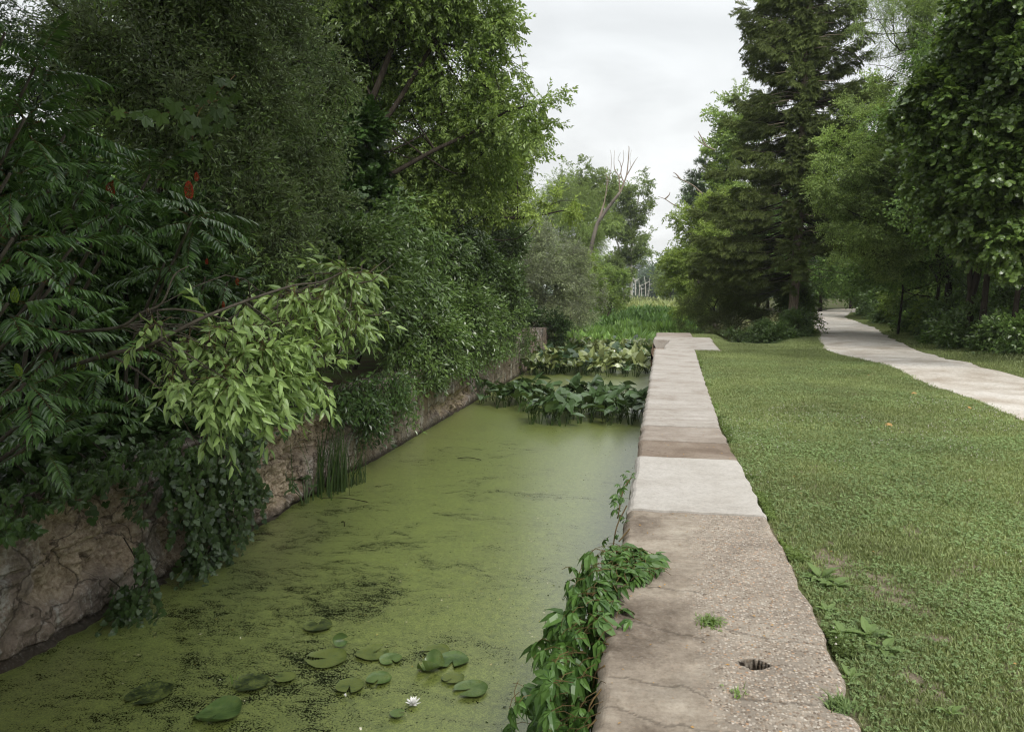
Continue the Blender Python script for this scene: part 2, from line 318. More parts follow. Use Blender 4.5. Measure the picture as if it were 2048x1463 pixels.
# ------------------------------------------------------------------ leaf and bark materials
ML = dict(
    sumac=leafmat('sumac_leaf', (0.048, 0.097, 0.035), (0.095, 0.183, 0.048), 0.33, 0.6, 0.15),
    cherry=leafmat('cherry_leaf', (0.152, 0.237, 0.074), (0.259, 0.371, 0.121), 0.35, 0.6, 0.22),
    olive=leafmat('olive_leaf', (.11, .18, .045), (.21, .31, .085), 0.34, 0.65, 0.14, back=(.2, .25, .14, 1)),
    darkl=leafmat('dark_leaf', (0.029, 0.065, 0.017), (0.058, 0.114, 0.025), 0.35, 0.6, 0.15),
    ash=leafmat('ash_leaf', (0.146, 0.224, 0.064), (0.270, 0.376, 0.103), 0.38, 0.5, 0.38),
    shrub=leafmat('shrub_leaf', (0.062, 0.113, 0.032), (0.116, 0.191, 0.048), 0.32, 0.7, 0.18),
    shrub2=leafmat('light_shrub_leaf', (0.095, 0.169, 0.047), (0.162, 0.257, 0.068), 0.32, 0.7, 0.2),
    silver=leafmat('silver_leaf', (.18, .23, .105), (.31, .375, .18), 0.32, 0.7, 0.12, back=(.3, .33, .25, 1)),
    far=leafmat('far_leaf', (0.149, 0.221, 0.069), (0.248, 0.331, 0.108), .55, .3, .35, big=.4),
    bright=leafmat('bright_leaf', (.17, .24, .058), (.28, .37, .095), .5, .3, .38, big=.6),
    haze_blue=leafmat('hazed_ridge_leaf', (0.090, 0.135, 0.090), (0.135, 0.188, 0.120), .8, .1, .15, big=.1),  # distance haze put into the leaf colour as a bluish grey tint
    willow=leafmat('willow_leaf', (0.163, 0.238, 0.076), (0.279, 0.381, 0.119), .45, .4, .35, big=.5),
    needle=leafmat('spruce_needle', (.072, .105, .028), (.145, .185, .052), .6, .25, .1, big=1.2),
    pine=leafmat('pine_needle', (0.075, 0.112, 0.053), (0.120, 0.165, 0.090), .6, .25, .1),
    wood_in=leafmat('woodland_leaf', (.08, .15, .038), (.165, .27, .062), .55, .3, .25),
    right=leafmat('heart_leaf', (.065, .12, .028), (.135, .21, .048), .32, .7, .28),
    grape=leafmat('grape_leaf', (0.068, 0.125, 0.032), (0.109, 0.184, 0.046), .5, .35, .35),
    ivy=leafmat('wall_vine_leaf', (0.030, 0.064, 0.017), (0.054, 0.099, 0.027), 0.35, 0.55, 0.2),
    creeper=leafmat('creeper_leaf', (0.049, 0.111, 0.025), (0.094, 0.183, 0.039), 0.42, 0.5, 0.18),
    pond=leafmat('pond_leaf', (0.035, 0.069, 0.030), (0.070, 0.122, 0.045), 0.3, 0.5, 0.12, back=(.1, .16, .06, 1)),
    pond2=leafmat('pond_leaf_pale', (0.156, 0.203, 0.078), (0.265, 0.312, 0.125), 0.25, 0.8, 0.15, back=(.2, .23, .1, 1)),
    marsh=leafmat('marsh_leaf', (0.14, 0.25, 0.062), (0.23, 0.37, 0.105), .5, .4, .35),
    grassb=leafmat('grass_blade', (0.177, 0.230, 0.087), (0.285, 0.337, 0.148), .6, .3, .3, big=1.1, var=.8),
    clover=leafmat('clover_leaf', (0.145, 0.231, 0.080), (0.238, 0.331, 0.136), .6, .3, .25, big=1.3, var=.8),
    reed=leafmat('reed_leaf', (.03, .065, .02), (.06, .1, .03), .4, .4, .2),
    edgew=leafmat('edge_weed_leaf', (.10, .15, .035), (.16, .225, .06), .6, .3, .3, big=2, var=2),
    plantain=leafmat('plantain_leaf', (0.130, 0.203, 0.051), (0.205, 0.304, 0.090), .45, .4, .3),
)
BK = dict(grey=barkmat('grey_bark', (.05, .043, .033), (.13, .115, .09)), dark=barkmat('dark_bark', (.02, .016, .012), (.06, .05, .038)),
          spruce=barkmat('spruce_bark', (.17, .13, .1), (.38, .31, .24), 22), dead=barkmat('dead_wood', (.17, .13, .1), (.36, .3, .24)),
          pale=barkmat('pale_bark', (.35, .33, .28), (.6, .58, .52)), twig=barkmat('young_twig', (.09, .06, .03), (.17, .12, .05), 30), rachis=barkmat('red_rachis', (.10, .045, .025), (.16, .08, .035), 30))

# ------------------------------------------------------------------ terrain
PL = np.array([(4.3, -20), (4.35, 6), (4.42, 10.3), (4.57, 13.3), (4.62, 16.7), (4.46, 19.5), (4.26, 21.3), (4.89, 25.6), (5.79, 30.1), (7.2, 39.3), (8.4, 49.1), (10.5, 58), (14, 68)])
PR = np.array([(6.7, -20), (6.65, 6), (6.62, 15.5), (6.5, 17.6), (6.62, 21), (7.3, 26), (8.1, 30.5), (8.95, 35), (9.9, 43), (10.8, 49), (12.8, 56.5), (16, 66)])
def pxl(y): return np.interp(y, PL[:, 1], PL[:, 0])
def pxr(y): return np.interp(y, PR[:, 1], PR[:, 0])
def hgt(x, y):
    x, y = np.asarray(x, float), np.asarray(y, float)
    be = np.where(y < 28.6, .3, 1.35 + .012 * (y - 28.6) + .35 * vn(y * .15, 2.2))             # right bank edge
    ber = sst(be - .25, be + .25 + 2.0 * sst(28, 30, y), x)
    z = -.035 + .04 * fbm(x * .35, y * .35, o=3) * sst(.9, 2, x) + .012 * fbm(x * 3, y * 3, o=2) * sst(.8, 1.2, x)
    z = z - .35 * sst(23.5, 27, y) * (1 - sst(29, 33, y)) * sst(1.7, 2.6, x) * (1 - sst(3.2, 4.2, x))   # dip by the bush
    z = z + .5 * sst(11, 30, x)
    le = np.where(y < 28.6, -5.3, -5.6 - .01 * (y - 28.6) + .4 * vn(y * .13, 7.1)); zl = -.12 + .08 * fbm(x * .6, y * .6, 5, 3) + .25 * sst(-7, -14, x)
    ler = sst(le + .25 + 1.0 * sst(28, 30, y), le - .25 - 1.0 * sst(28, 30, y), x)
    op = sst(120, 170, y)                                                                   # canal opens into the marsh
    bed = -2.1 + .95 * op * 1.0
    zz = bed + (z - bed) * ber; zz = zz + (zl - bed) * ler
    far_ = -1.15 + 2.0 * sst(60, 300, np.abs(x + 20)) + .1 * fbm(x * .05, y * .05)
    zz = zz * (1 - op) + far_ * op
    return np.where(y < -12, np.maximum(zz, -2.1), zz)
ys = np.concatenate([np.arange(-20, -1, 2.0), np.arange(-1, 34, .2), np.arange(34, 70, .6), 70 * 1.05 ** np.arange(0, 54)])
xs = np.unique(np.concatenate([-np.geomspace(12, 900, 36), np.arange(-12, -6, .4), np.arange(-6, -4.8, .08), [-4.6, -3, -2, -1, -.2], np.arange(0, .9, .075), np.arange(.9, 5.5, .2), np.arange(5.5, 14, .4), np.geomspace(14, 900, 36)]))
Yg, Xg = np.meshgrid(ys, xs, indexing='ij')
m, N, L = newmat('forest_floor'); g = geo(N); a = nz(N, L, 1.2, 6, .6, g.outputs['Position']); b_ = nz(N, L, 40, 4, .7, g.outputs['Position'])
sepx = N.new('ShaderNodeSeparateXYZ'); L.new(g.outputs['Position'], sepx.inputs[0])
c1 = ramp(N, L, b_, [(.35, (.03, .024, .014)), (.65, (.09, .07, .04))]); c2 = ramp(N, L, b_, [(.3, (.04, .06, .018)), (.7, (.09, .12, .035))])
bsdf(N, L, mixc(N, L, ramp(N, L, a, [(.42, (0, 0, 0)), (.58, (1, 1, 1))]), c1, c2), .95, .1, bump(N, L, b_, .8, .03)); M_floor = m
o = build('ground', grid(Xg, Yg, hgt(Xg, Yg)), M_floor, smooth=True); tag(o, 'dark earthy ground with leaf litter under the trees', kind='structure')

# lawn sheet
m, N, L = newmat('lawn_turf'); g = geo(N); p = g.outputs['Position']
a = nz(N, L, .8, 5, .6, p); b_ = nz(N, L, 60, 5, .7, p); d_ = nz(N, L, 2.3, 4, .6, p)
c1 = ramp(N, L, b_, [(.3, (.06, .08, .025)), (.5, (.13, .165, .055)), (.7, (.22, .26, .10))])
c2 = ramp(N, L, b_, [(.3, (.07, .08, .03)), (.5, (.15, .165, .06)), (.7, (.22, .24, .1))])
soil = ramp(N, L, b_, [(.3, (.19, .15, .11)), (.7, (.38, .32, .24))])
cc = mixc(N, L, ramp(N, L, a, [(.4, (0, 0, 0)), (.62, (1, 1, 1))]), c1, c2)
vcol = N.new('ShaderNodeAttribute'); vcol.attribute_name = 'bare'
cc = mixc(N, L, vcol.outputs['Fac'], cc, soil)
bsdf(N, L, cc, .95, .1, bump(N, L, b_, 1.0, .02)); M_lawn = m
ly = np.concatenate([np.arange(.5, 12, .1), np.arange(12, 54, .3)]); u = np.linspace(0, 1, 60)
Yl, U = np.meshgrid(ly, u, indexing='ij')
xl0 = np.where(Yl < 20.7, .62, np.where(Yl < 26.1, 1.3, np.where(Yl < 29, .85, 3.0 + .0 * Yl))); xl1 = pxl(Yl) + .1
Xl = xl0 + (np.maximum(xl1, xl0 + .3) - xl0) * U
BARE = [(1.07, 4.55, .24), (1.25, 4.3, .2), (1.3, 3.75, .09), (1.05, 3.3, .06), (.92, 2.72, .05)]
def bare(x, y):
    v = 0
    for bx, by, br in BARE: v = np.maximum(v, 1 - np.hypot(x - bx, (y - by) * .6) / br)
    v = np.maximum(v, .3 * (1 - np.abs(x - (.765 + .02 * vn(y * 3, 1))) / .03) * (y < 6)); return np.clip(v * 1.3 + .7 * fbm(x * 14, y * 14, o=3), 0, 1) * (v > -.5)
lg = grid(Xl, Yl, hgt(Xl, Yl) + .006)
o = build('lawn', lg, M_lawn, smooth=True); tag(o, 'mown lawn between the lock wall and the gravel path', kind='structure')
at_ = o.data.attributes.new('bare', 'FLOAT', 'POINT'); at_.data.foreach_set('value', bare(lg.V[:, 0], lg.V[:, 1]).astype(np.float32))
# verge right of the path
Yv, U = np.meshgrid(np.arange(-2, 60, .3), np.linspace(0, 1, 12), indexing='ij'); x0 = pxr(Yv) - .1; Xv = x0 + (1.5 + .35 * vn(Yv * .4, 3)) * U
vg = grid(Xv, Yv, hgt(Xv, Yv) + .008); o = build('grass_verge', vg, M_lawn, smooth=True); tag(o, 'thin grass verge along the far side of the gravel path', kind='structure')

# path
m, N, L = newmat('limestone_fines'); g = geo(N); p = g.outputs['Position']
a = nz(N, L, 1.1, 5, .6, p); b_ = nz(N, L, 90, 4, .75, p); d_ = nz(N, L, 6, 5, .7, p)
col = ramp(N, L, a, [(.32, (.46, .40, .33)), (.5, (.63, .585, .52)), (.62, (.70, .665, .61))])
col = mixc(N, L, .8, col, ramp(N, L, b_, [(.3, (.62, .6, .58)), (.52, (1, 1, 1)), (.75, (1.12, 1.1, 1.06))]), 'MULTIPLY')
col = mixc(N, L, ramp(N, L, d_, [(.55, (0, 0, 0)), (.68, (.6, .6, .6))]), col, (.36, .30, .22, 1)); col = mixc(N, L, .6, col, ramp(N, L, nz(N, L, 22, 5, .75, p), [(.35, (.72, .7, .67)), (.6, (1.08, 1.08, 1.08))]), 'MULTIPLY')
bsdf(N, L, col, .95, .15, bump(N, L, b_, .8, .012))
Yp, U = np.meshgrid(np.arange(-18, 66, .2), np.linspace(0, 1, 14), indexing='ij')
e0 = pxl(Yp) + .06 * fbm(Yp * 1.3, 1.0, o=3); e1 = pxr(Yp) + .1 * fbm(Yp * 1.1, 9.0, o=3); Xp = e0 + (e1 - e0) * U
o = build('path', grid(Xp, Yp, hgt(Xp, Yp) + .02 + .03 * np.sin(U * np.pi)), m, smooth=True); tag(o, 'pale crushed stone path curving away behind the spruce', kind='structure')

# water and duckweed
WZ = -1.3
m, N, L = newmat('dark_water'); g = geo(N); bsdf(N, L, (.012, .016, .008), .08, .5); M_water = m
o = build('water', G([[-8, -12, WZ], [7, -12, WZ], [7, 130, WZ], [-8, 130, WZ]], [[0, 1, 2], [0, 2, 3]]), M_water); tag(o, 'still dark canal water under the duckweed', kind='structure')
m, N, L = newmat('duckweed_mat'); g = geo(N); p = g.outputs['Position']
mp = N.new('ShaderNodeMapping'); mp.inputs['Rotation'].default_value = (0, 0, R(-28)); mp.inputs['Scale'].default_value = (1, 1.7, 1); L.new(p, mp.inputs[0])
lo = nz(N, L, .75, 4, .6, mp.outputs[0], 1.2); mid = nz(N, L, 5.5, 5, .65, mp.outputs[0], .8); hi = nz(N, L, 75, 3, .7, p); big = nz(N, L, .5, 2, .5, p)
sp = N.new('ShaderNodeSeparateXYZ'); L.new(p, sp.inputs[0])
near = N.new('ShaderNodeMapRange'); near.inputs[1].default_value = 4; near.inputs[2].default_value = 17; near.inputs[3].default_value = .06; near.inputs[4].default_value = -.10; L.new(sp.outputs[1], near.inputs[0])
rt = N.new('ShaderNodeMapRange'); rt.inputs[1].default_value = -2.6; rt.inputs[2].default_value = -.9; rt.inputs[3].default_value = 0; rt.inputs[4].default_value = -.10; L.new(sp.outputs[0], rt.inputs[0])
s1 = mth(N, L, 'ADD', mth(N, L, 'MULTIPLY', lo, .6), mth(N, L, 'MULTIPLY', mid, .42)); s1 = mth(N, L, 'ADD', s1, mth(N, L, 'MULTIPLY', hi, .8)); s1 = mth(N, L, 'ADD', s1, near.outputs[0]); s1 = mth(N, L, 'ADD', s1, rt.outputs[0])
hole = ramp(N, L, mth(N, L, 'MULTIPLY', s1, .9), [(.915, (0, 0, 0)), (.945, (1, 1, 1))])
vo = N.new('ShaderNodeTexVoronoi'); vo.inputs['Scale'].default_value = 130; L.new(p, vo.inputs['Vector'])
gr = N.new('ShaderNodeSeparateColor'); L.new(vo.outputs['Color'], gr.inputs[0])
col = ramp(N, L, gr.outputs[0], [(0, (.08, .112, .014)), (.5, (.165, .21, .038)), (1, (.29, .345, .09))])
col = mixc(N, L, ramp(N, L, lo, [(.35, (0, 0, 0)), (.7, (.5, .5, .5))]), col, (.21, .235, .07, 1))
col = mixc(N, L, ramp(N, L, mth(N, L, 'MULTIPLY', s1, .9), [(.76, (0, 0, 0)), (.93, (.6, .6, .6))]), col, (.05, .075, .012, 1))
col = mixc(N, L, .85, col, ramp(N, L, nz(N, L, 16, 5, .72, p, .6), [(.32, (.55, .6, .5)), (.5, (1, 1, 1)), (.68, (1.3, 1.25, 1.35))]), 'MULTIPLY')
b, o_ = bsdf(N, L, col, .48, .75, bump(N, L, vo.outputs['Distance'], .2, .003))
b.inputs['Coat Weight'].default_value = 1.0; b.inputs['Coat IOR'].default_value = 1.7; b.inputs['Coat Roughness'].default_value = .28
tr_ = N.new('ShaderNodeBsdfTransparent'); ms = N.new('ShaderNodeMixShader'); L.new(hole, ms.inputs[0]); L.new(b.outputs[0], ms.inputs[1]); L.new(tr_.outputs[0], ms.inputs[2]); L.new(ms.outputs[0], o_.inputs[0]); M_duck = m
Yd, Xd = np.meshgrid(np.concatenate([np.arange(-6, 30, .5), np.arange(30, 131, 5)]), np.linspace(-7.5, 6.5, 30), indexing='ij')
o = build('duckweed', grid(Xd, Yd, 0 * Xd + WZ + .004), M_duck, smooth=True); tag(o, 'yellow green duckweed film covering the canal water', 'duckweed', kind='stuff')
# tiny duckweed clumps and fallen petals standing on the film
n = 9000; P = np.stack([rng.uniform(-4.7, -.3, n) , 3.2 + 13 * rng.random(n) ** 1.3, np.full(n, WZ + .008)], -1)
fl = inst(G([[-.5, -.3, 0], [.5, -.3, .1], [.6, .3, 0], [-.4, .35, .15]], [[0, 1, 2], [0, 2, 3]]), P, frames(nrm(rng.normal(0, 1, (n, 3)) * [1, 1, .12]), roll=.12), rng.uniform(.004, .012, n) * (1 + .9 * (rng.random(n) < .12)))
m, N, L = newmat('petal_litter'); g = geo(N); bsdf(N, L, ramp(N, L, g.outputs['Random Per Island'], [(0, (.03, .05, .01)), (.5, (.06, .08, .02)), (.66, (.2, .24, .07)), (.84, (.5, .4, .14)), (.93, (.7, .68, .55))]), .7, .2)
keep = np.repeat(fbm(P[:, 0] * 1.2, P[:, 1] * 1.2, o=2) > .05 - .5 * rng.random(n), 2)
o = build('floating_litter', G(fl.V, fl.T[keep]), m); tag(o, 'tiny fallen petals and specks scattered over the duckweed', 'floating litter', kind='stuff')

# ------------------------------------------------------------------ concrete lock wall (right)
def concrete(name, base, dark, pale, agg=0.0, stain=.5, rust=0.0, bsc=1.0):
    m, N, L = newmat(name); g = geo(N); p = g.outputs['Position']
    a = nz(N, L, 1.6 * bsc, 7, .68, p, .5); b_ = nz(N, L, 45, 5, .75, p); c_ = nz(N, L, 9, 6, .7, p)
    mpp = N.new('ShaderNodeMapping'); mpp.inputs['Scale'].default_value = (.5, 3.2, 1); L.new(p, mpp.inputs[0]); st = nz(N, L, 1.3, 6, .65, mpp.outputs[0], .6)
    col = ramp(N, L, a, [(.33, dark), (.5, base), (.68, pale)])
    col = mixc(N, L, mth(N, L, 'MULTIPLY', ramp(N, L, st, [(.45, (0, 0, 0)), (.65, (1, 1, 1))]), stain), col, dark)
    col = mixc(N, L, .55, col, ramp(N, L, b_, [(.28, (.55, .52, .48)), (.5, (1, 1, 1)), (.75, (1.2, 1.18, 1.15))]), 'MULTIPLY')
    col = mixc(N, L, .75 if agg else .25, col, ramp(N, L, c_, [(.3, (.6, .57, .53)), (.55, (1.05, 1.05, 1.05))]), 'MULTIPLY')
    h = b_
    vo = N.new('ShaderNodeTexVoronoi'); vo.inputs['Scale'].default_value = 78; L.new(p, vo.inputs['Vector']); sc_ = N.new('ShaderNodeSeparateColor'); L.new(vo.outputs['Color'], sc_.inputs[0])
    if agg:
        peb = ramp(N, L, sc_.outputs[0], [(0, (.13, .10, .075)), (.25, (.27, .21, .155)), (.5, (.41, .345, .275)), (.8, (.55, .50, .43)), (1, (.42, .25, .14))])
        edge = ramp(N, L, vo.outputs['Distance'], [(.38, (.9, .9, .9)), (.72, (0, 0, 0))])
        sel = ramp(N, L, sc_.outputs[1], [(.12, (0, 0, 0)), (.35, (1, 1, 1))])
        sx = N.new('ShaderNodeSeparateXYZ'); L.new(p, sx.inputs[0]); wob = mth(N, L, 'MULTIPLY', mth(N, L, 'SUBTRACT', nz(N, L, 2.0, 5, .6, p), .5), .5)
        msk = ramp(N, L, mth(N, L, 'ADD', sx.outputs[0], wob), [(.17, (.12, .12, .12)), (.30, (1, 1, 1))])
        k = mth(N, L, 'MULTIPLY', mth(N, L, 'MULTIPLY', edge, sel), mth(N, L, 'MULTIPLY', msk, agg))
        mort = mixc(N, L, mth(N, L, 'MULTIPLY', msk, .45), col, (.30, .268, .228, 1)); col = mixc(N, L, k, mort, peb)
        h = mth(N, L, 'ADD', mth(N, L, 'MULTIPLY', b_, .5), mth(N, L, 'MULTIPLY', k, .6))
    if rust: col = mixc(N, L, mth(N, L, 'MULTIPLY', ramp(N, L, c_, [(.55, (0, 0, 0)), (.66, (1, 1, 1))]), rust), col, (.3, .19, .1, 1))
    cav = N.new('ShaderNodeAttribute'); cav.attribute_name = 'dirt_and_shade'; col = mixc(N, L, cav.outputs['Fac'], col, (.022, .016, .011, 1))
    bsdf(N, L, col, .9, .2, bump(N, L, h, .65 if agg else .3, .006)); return m
XL = -.24
def xr(y): return np.interp(y, [0, 2.8, 3.5, 4.05, 5.54, 7.6, 9.13, 12.3, 20.7, 30], [.75, .745, .765, .765, .74, .70, .68, .71, .82, .82])
def wall_slab(name, y0, y1, mat, root, x0=XL, x1=None, step=.03, zt=0.0, holes=(), cracks=(), rough=.004, label=None, nx=46, zb=-2.2, round_=.035, edge=.012):
    n = max(3, int((y1 - y0) / step)); y = np.linspace(y0, y1, n)
    q = np.linspace(0, 1, nx)
    prof = np.concatenate([[[-1, 0]], [[-1, .35]], [[-1, .7]], [[-1, .9]]]); Y, Q = np.meshgrid(y, q, indexing='ij')
    a = np.full_like(Y, x0) if np.isscalar(x0) else x0(Y); b = (xr(Y) if x1 is None else np.full_like(Y, x1))
    a = a + edge * fbm(Y * 6, 3.0, o=4); b = b + edge * 1.3 * fbm(Y * 5, 8.0, o=4) - (sst(.09, .02, np.abs(Y - 2.96)) * .075 if x1 is None else 0)
    X = a + (b - a) * Q; dl = X - a; dr = b - X
    Z = zt + rough * fbm(X * 7, Y * 7, o=4) - round_ * np.clip(1 - dl / .05, 0, 1) ** 2 - round_ * .6 * np.clip(1 - dr / .03, 0, 1) ** 2
    dirt_and_shade = np.zeros_like(X)
    for (hx, hy, ra, rb) in holes:
        d = np.hypot((X - hx) / ra, (Y - hy) / rb) + .25 * fbm(X * 30, Y * 30, o=2); Z = Z - .16 * sst(1.0, .8, d); dirt_and_shade = np.maximum(dirt_and_shade, sst(1.14, 1.0, d))  # inside of the hole coloured near black, painting in its shade
    for pts in cracks:
        pts = np.array(pts); cx, cy = pts[:, 0], pts[:, 1]; yy = np.interp(X, cx, cy) + .02 * fbm(X * 9, 4.0 + cy[0], o=4); inside = (X > cx[0]) & (X < cx[-1])
        d = np.abs(Y - yy); k = (d < .0078 + .004 * vn(X * 14, cy[0])) & inside; Z = Z - .002 * k; dirt_and_shade = np.maximum(dirt_and_shade, .42 * k)
    zs = [zb, -1.6, -1.3, -1.0, -.7, -.4, -.2, -.1]
    lx = np.stack([a[:, 0] - .0 + .012 * fbm(y * 3, z_ * 3, o=4) for z_ in zs], 1); rx = np.stack([b[:, 0] for z_ in zs[::-1]], 1)
    XX = np.concatenate([lx, X, rx], 1); YY = np.repeat(y[:, None], XX.shape[1], 1); ZZ = np.concatenate([np.tile(zs, (n, 1)), Z, np.tile(zs[::-1], (n, 1))], 1)
    g = grid(XX, YY, ZZ); nn = XX.shape[1]
    for row, fl_ in ((0, 0), (n - 1, 1)):                  # end caps
        idx = row * nn + np.arange(nn); cidx = len(g.V); g = G(np.vstack([g.V, [[g.V[idx, 0].mean(), y[row], -.6]]]), np.vstack([g.T, [[idx[i], idx[i + 1], cidx] for i in range(nn - 1)]]))
    o = part(name, g, mat, root, False)
    at_ = o.data.attributes.new('dirt_and_shade', 'FLOAT', 'POINT'); dd = np.concatenate([np.zeros_like(lx), dirt_and_shade, np.zeros_like(rx)], 1).ravel(); at_.data.foreach_set('value', np.concatenate([dd, [0, 0]]).astype(np.float32))
    if label: o['label'] = label
    return o
C1 = concrete('aggregate_concrete', (.345, .295, .235), (.14, .112, .086), (.48, .43, .355), agg=1.0, stain=.5)
C2 = concrete('pale_concrete', (.50, .475, .435), (.43, .40, .36), (.55, .525, .49), stain=.1)
C3 = concrete('brown_concrete', (.25, .20, .155), (.17, .13, .10), (.32, .27, .22), stain=.4)
C4 = concrete('buff_concrete', (.34, .295, .25), (.24, .20, .165), (.40, .36, .315), stain=.4)
C5 = concrete('long_concrete', (.44, .41, .37), (.31, .27, .23), (.49, .46, .425), stain=.5, bsc=.9)
C6 = concrete('ledge_stone', (.25, .18, .13), (.14, .1, .07), (.36, .28, .21), stain=.4)
lw = empty('lock_wall', (.25, 14, 0), 'long low concrete lock wall beside the lawn, patched in slabs', 'lock wall')
wall_slab('slab', -.6, 5.42, C1, lw, step=.012, nx=90, holes=[(.405, 3.235, .06, .042)], rough=.005, label='brown exposed aggregate slab with a hole',
          cracks=[[(-.24, 2.80), (.0, 2.70), (.28, 2.68)], [(-.24, 3.62), (.0, 3.50), (.22, 3.42)], [(.22, 3.60), (.45, 3.5), (.78, 3.46)], [(-.24, 4.03), (.2, 3.98), (.24, 3.96)], [(.28, 2.92), (.6, 2.96)], [(-.2, 3.0), (.1, 2.98), (.2, 2.92)]])
wall_slab('slab', 5.43, 7.20, C2, lw, zt=.012, label='pale new concrete slab', rough=.002, edge=.009)
wall_slab('slab', 7.21, 8.05, C3, lw, zt=-.004, label='narrow brown weathered slab', cracks=[[(-.2, 7.6), (.05, 7.45)]])
wall_slab('slab', 8.06, 8.92, C4, lw, zt=0, label='narrow buff slab')
wall_slab('slab', 8.93, 20.8, C5, lw, zt=.008, step=.06, label='long pale streaked slab', rough=.003, edge=.012)
wall_slab('slab', 20.81, 24.6, C5, lw, x0=lambda y: .02 + .14 * sst(22, 24.5, y) + 0 * y, x1=1.5, step=.08, zt=.004, label='pale cross shaped slab by the gate recess', edge=.006)
wall_slab('ledge', 20.81, 24.58, C6, lw, x0=-.33, x1=.18, step=.1, zt=-.26, label='brown sunken ledge of the gate recess')
wall_slab('slab', 24.61, 26.15, C5, lw, x0=-.33, x1=1.55, step=.08, zt=.006, edge=.006, label='pale slab across the head of the wall')
wall_slab('slab', 26.16, 28.9, C4, lw, x0=-.28, x1=.98, step=.08, zt=.004, edge=.006, label='end slab of the wall')

# ------------------------------------------------------------------ old stone lock wall (left)
def leftwall():
    y = np.concatenate([np.arange(-4, 3, .1), np.arange(3, 13, .024), np.arange(13, 28.6, .06)]); z = np.concatenate([[-2.2], np.linspace(-1.5, -.02, 62)]); Y, Z = np.meshgrid(y, z, indexing='ij')
    sp_ = np.zeros_like(Y)                                # spalled, crumbling zones
    for (cy, cz, ry, rz) in ((5.55, -.45, .75, .6), (8.75, -.6, 1.15, .75), (10.1, -.3, .8, .4), (6.9, -.9, .6, .5), (4.0, -.5, .7, .6), (17, -1.0, 2.0, .25)):
        sp_ = np.maximum(sp_, 1 - np.hypot((Y - cy) / ry, (Z - cz) / rz) + .35 * fbm(Y * 2.2, Z * 2.2, cy, 4))
    sp_ = sst(.0, .28, sp_)
    near = 1 - sst(10, 12, Y)
    X = -4.80 + near * .07 * fbm(Y * .9, Z * .9, o=5, g=.6) + (.012 + .02 * near) * fbm(Y * 6, Z * 6, o=5, g=.6)
    X = X - sp_ * (.13 + .09 * fbm(Y * 5, Z * 5, 3, o=5, g=.62)) 
    X = X - .06 * sst(.035, .0, np.abs(((Z + .62 + .04 * vn(Y * .7, 1)) % .65) - .02)) * near                    # courses
    X = X - near * .14 * sst(-1.02, -1.3, Z + .12 * vn(Y * 1.3, 6)) * sst(.1, .4, vn(Y * .55, 4.4))             # undercut
    X = X - .05 * sst(.04, 0, np.abs((Y % 2.9) - 1.3)) 
    Z = Z - .06 * (Z > -.1) * np.abs(fbm(Y * .8, 2, o=3))
    Xt = [X, X[:, -1:] - .12, X[:, -1:] - .9]; Zt = [Z, Z[:, -1:] + .02, Z[:, -1:] - .05]
    X = np.concatenate(Xt, 1); Z = np.concatenate(Zt, 1); Y = np.repeat(y[:, None], X.shape[1], 1); sp_ = np.concatenate([sp_, sp_[:, -1:], sp_[:, -1:]], 1)
    return grid(X, Y, Z), sp_.ravel()
m, N, L = newmat('old_masonry'); g = geo(N); p = g.outputs['Position']; at1 = N.new('ShaderNodeAttribute'); at1.attribute_name = 'spall'
a = nz(N, L, 2.2, 7, .7, p, .4); b_ = nz(N, L, 26, 6, .75, p); big = nz(N, L, .6, 4, .6, p)
mp = N.new('ShaderNodeMapping'); mp.inputs['Scale'].default_value = (1, 1.6, .45); L.new(p, mp.inputs[0]); sk = nz(N, L, 3.2, 7, .72, mp.outputs[0], .5)
tan = ramp(N, L, b_, [(.3, (.16, .12, .08)), (.42, (.37, .29, .2)), (.6, (.56, .47, .35)), (.8, (.66, .58, .45))])
grey = ramp(N, L, a, [(.3, (.13, .105, .085)), (.5, (.28, .235, .195)), (.7, (.42, .365, .31))]); grey = mixc(N, L, .8, grey, ramp(N, L, b_, [(.3, (.55, .55, .55)), (.6, (1.2, 1.2, 1.2))]), 'MULTIPLY')
grey = mixc(N, L, ramp(N, L, big, [(.45, (0, 0, 0)), (.62, (.35, .35, .35))]), grey, (.33, .22, .15, 1))
grey = mixc(N, L, ramp(N, L, mth(N, L, 'ADD', mth(N, L, 'MULTIPLY', sk, .65), mth(N, L, 'MULTIPLY', b_, .35)), [(.52, (0, 0, 0)), (.6, (.85, .85, .85))]), grey, (.55, .54, .50, 1))
vc = N.new('ShaderNodeTexVoronoi'); vc.feature = 'DISTANCE_TO_EDGE'; vc.inputs['Scale'].default_value = 2.4; wv_ = N.new('ShaderNodeVectorMath'); wv_.operation = 'ADD'; nn_ = N.new('ShaderNodeTexNoise'); nn_.inputs['Scale'].default_value = 4; nn_.inputs['Detail'].default_value = 5; L.new(p, nn_.inputs['Vector']); sc9 = N.new('ShaderNodeVectorMath'); sc9.operation = 'SCALE'; sc9.inputs['Scale'].default_value = .35; L.new(nn_.outputs['Color'], sc9.inputs[0]); L.new(p, wv_.inputs[0]); L.new(sc9.outputs[0], wv_.inputs[1]); L.new(wv_.outputs[0], vc.inputs['Vector'])
ck = ramp(N, L, vc.outputs['Distance'], [(.0, (1, 1, 1)), (.035, (0, 0, 0))])
col = mixc(N, L, at1.outputs['Fac'], grey, tan)
col = mixc(N, L, mth(N, L, 'MULTIPLY', ck, .8), col, (.04, .03, .02, 1)); col = mixc(N, L, .6, col, ramp(N, L, nz(N, L, 7, 6, .75, p), [(.35, (.45, .42, .4)), (.55, (1.1, 1.1, 1.1))]), 'MULTIPLY')
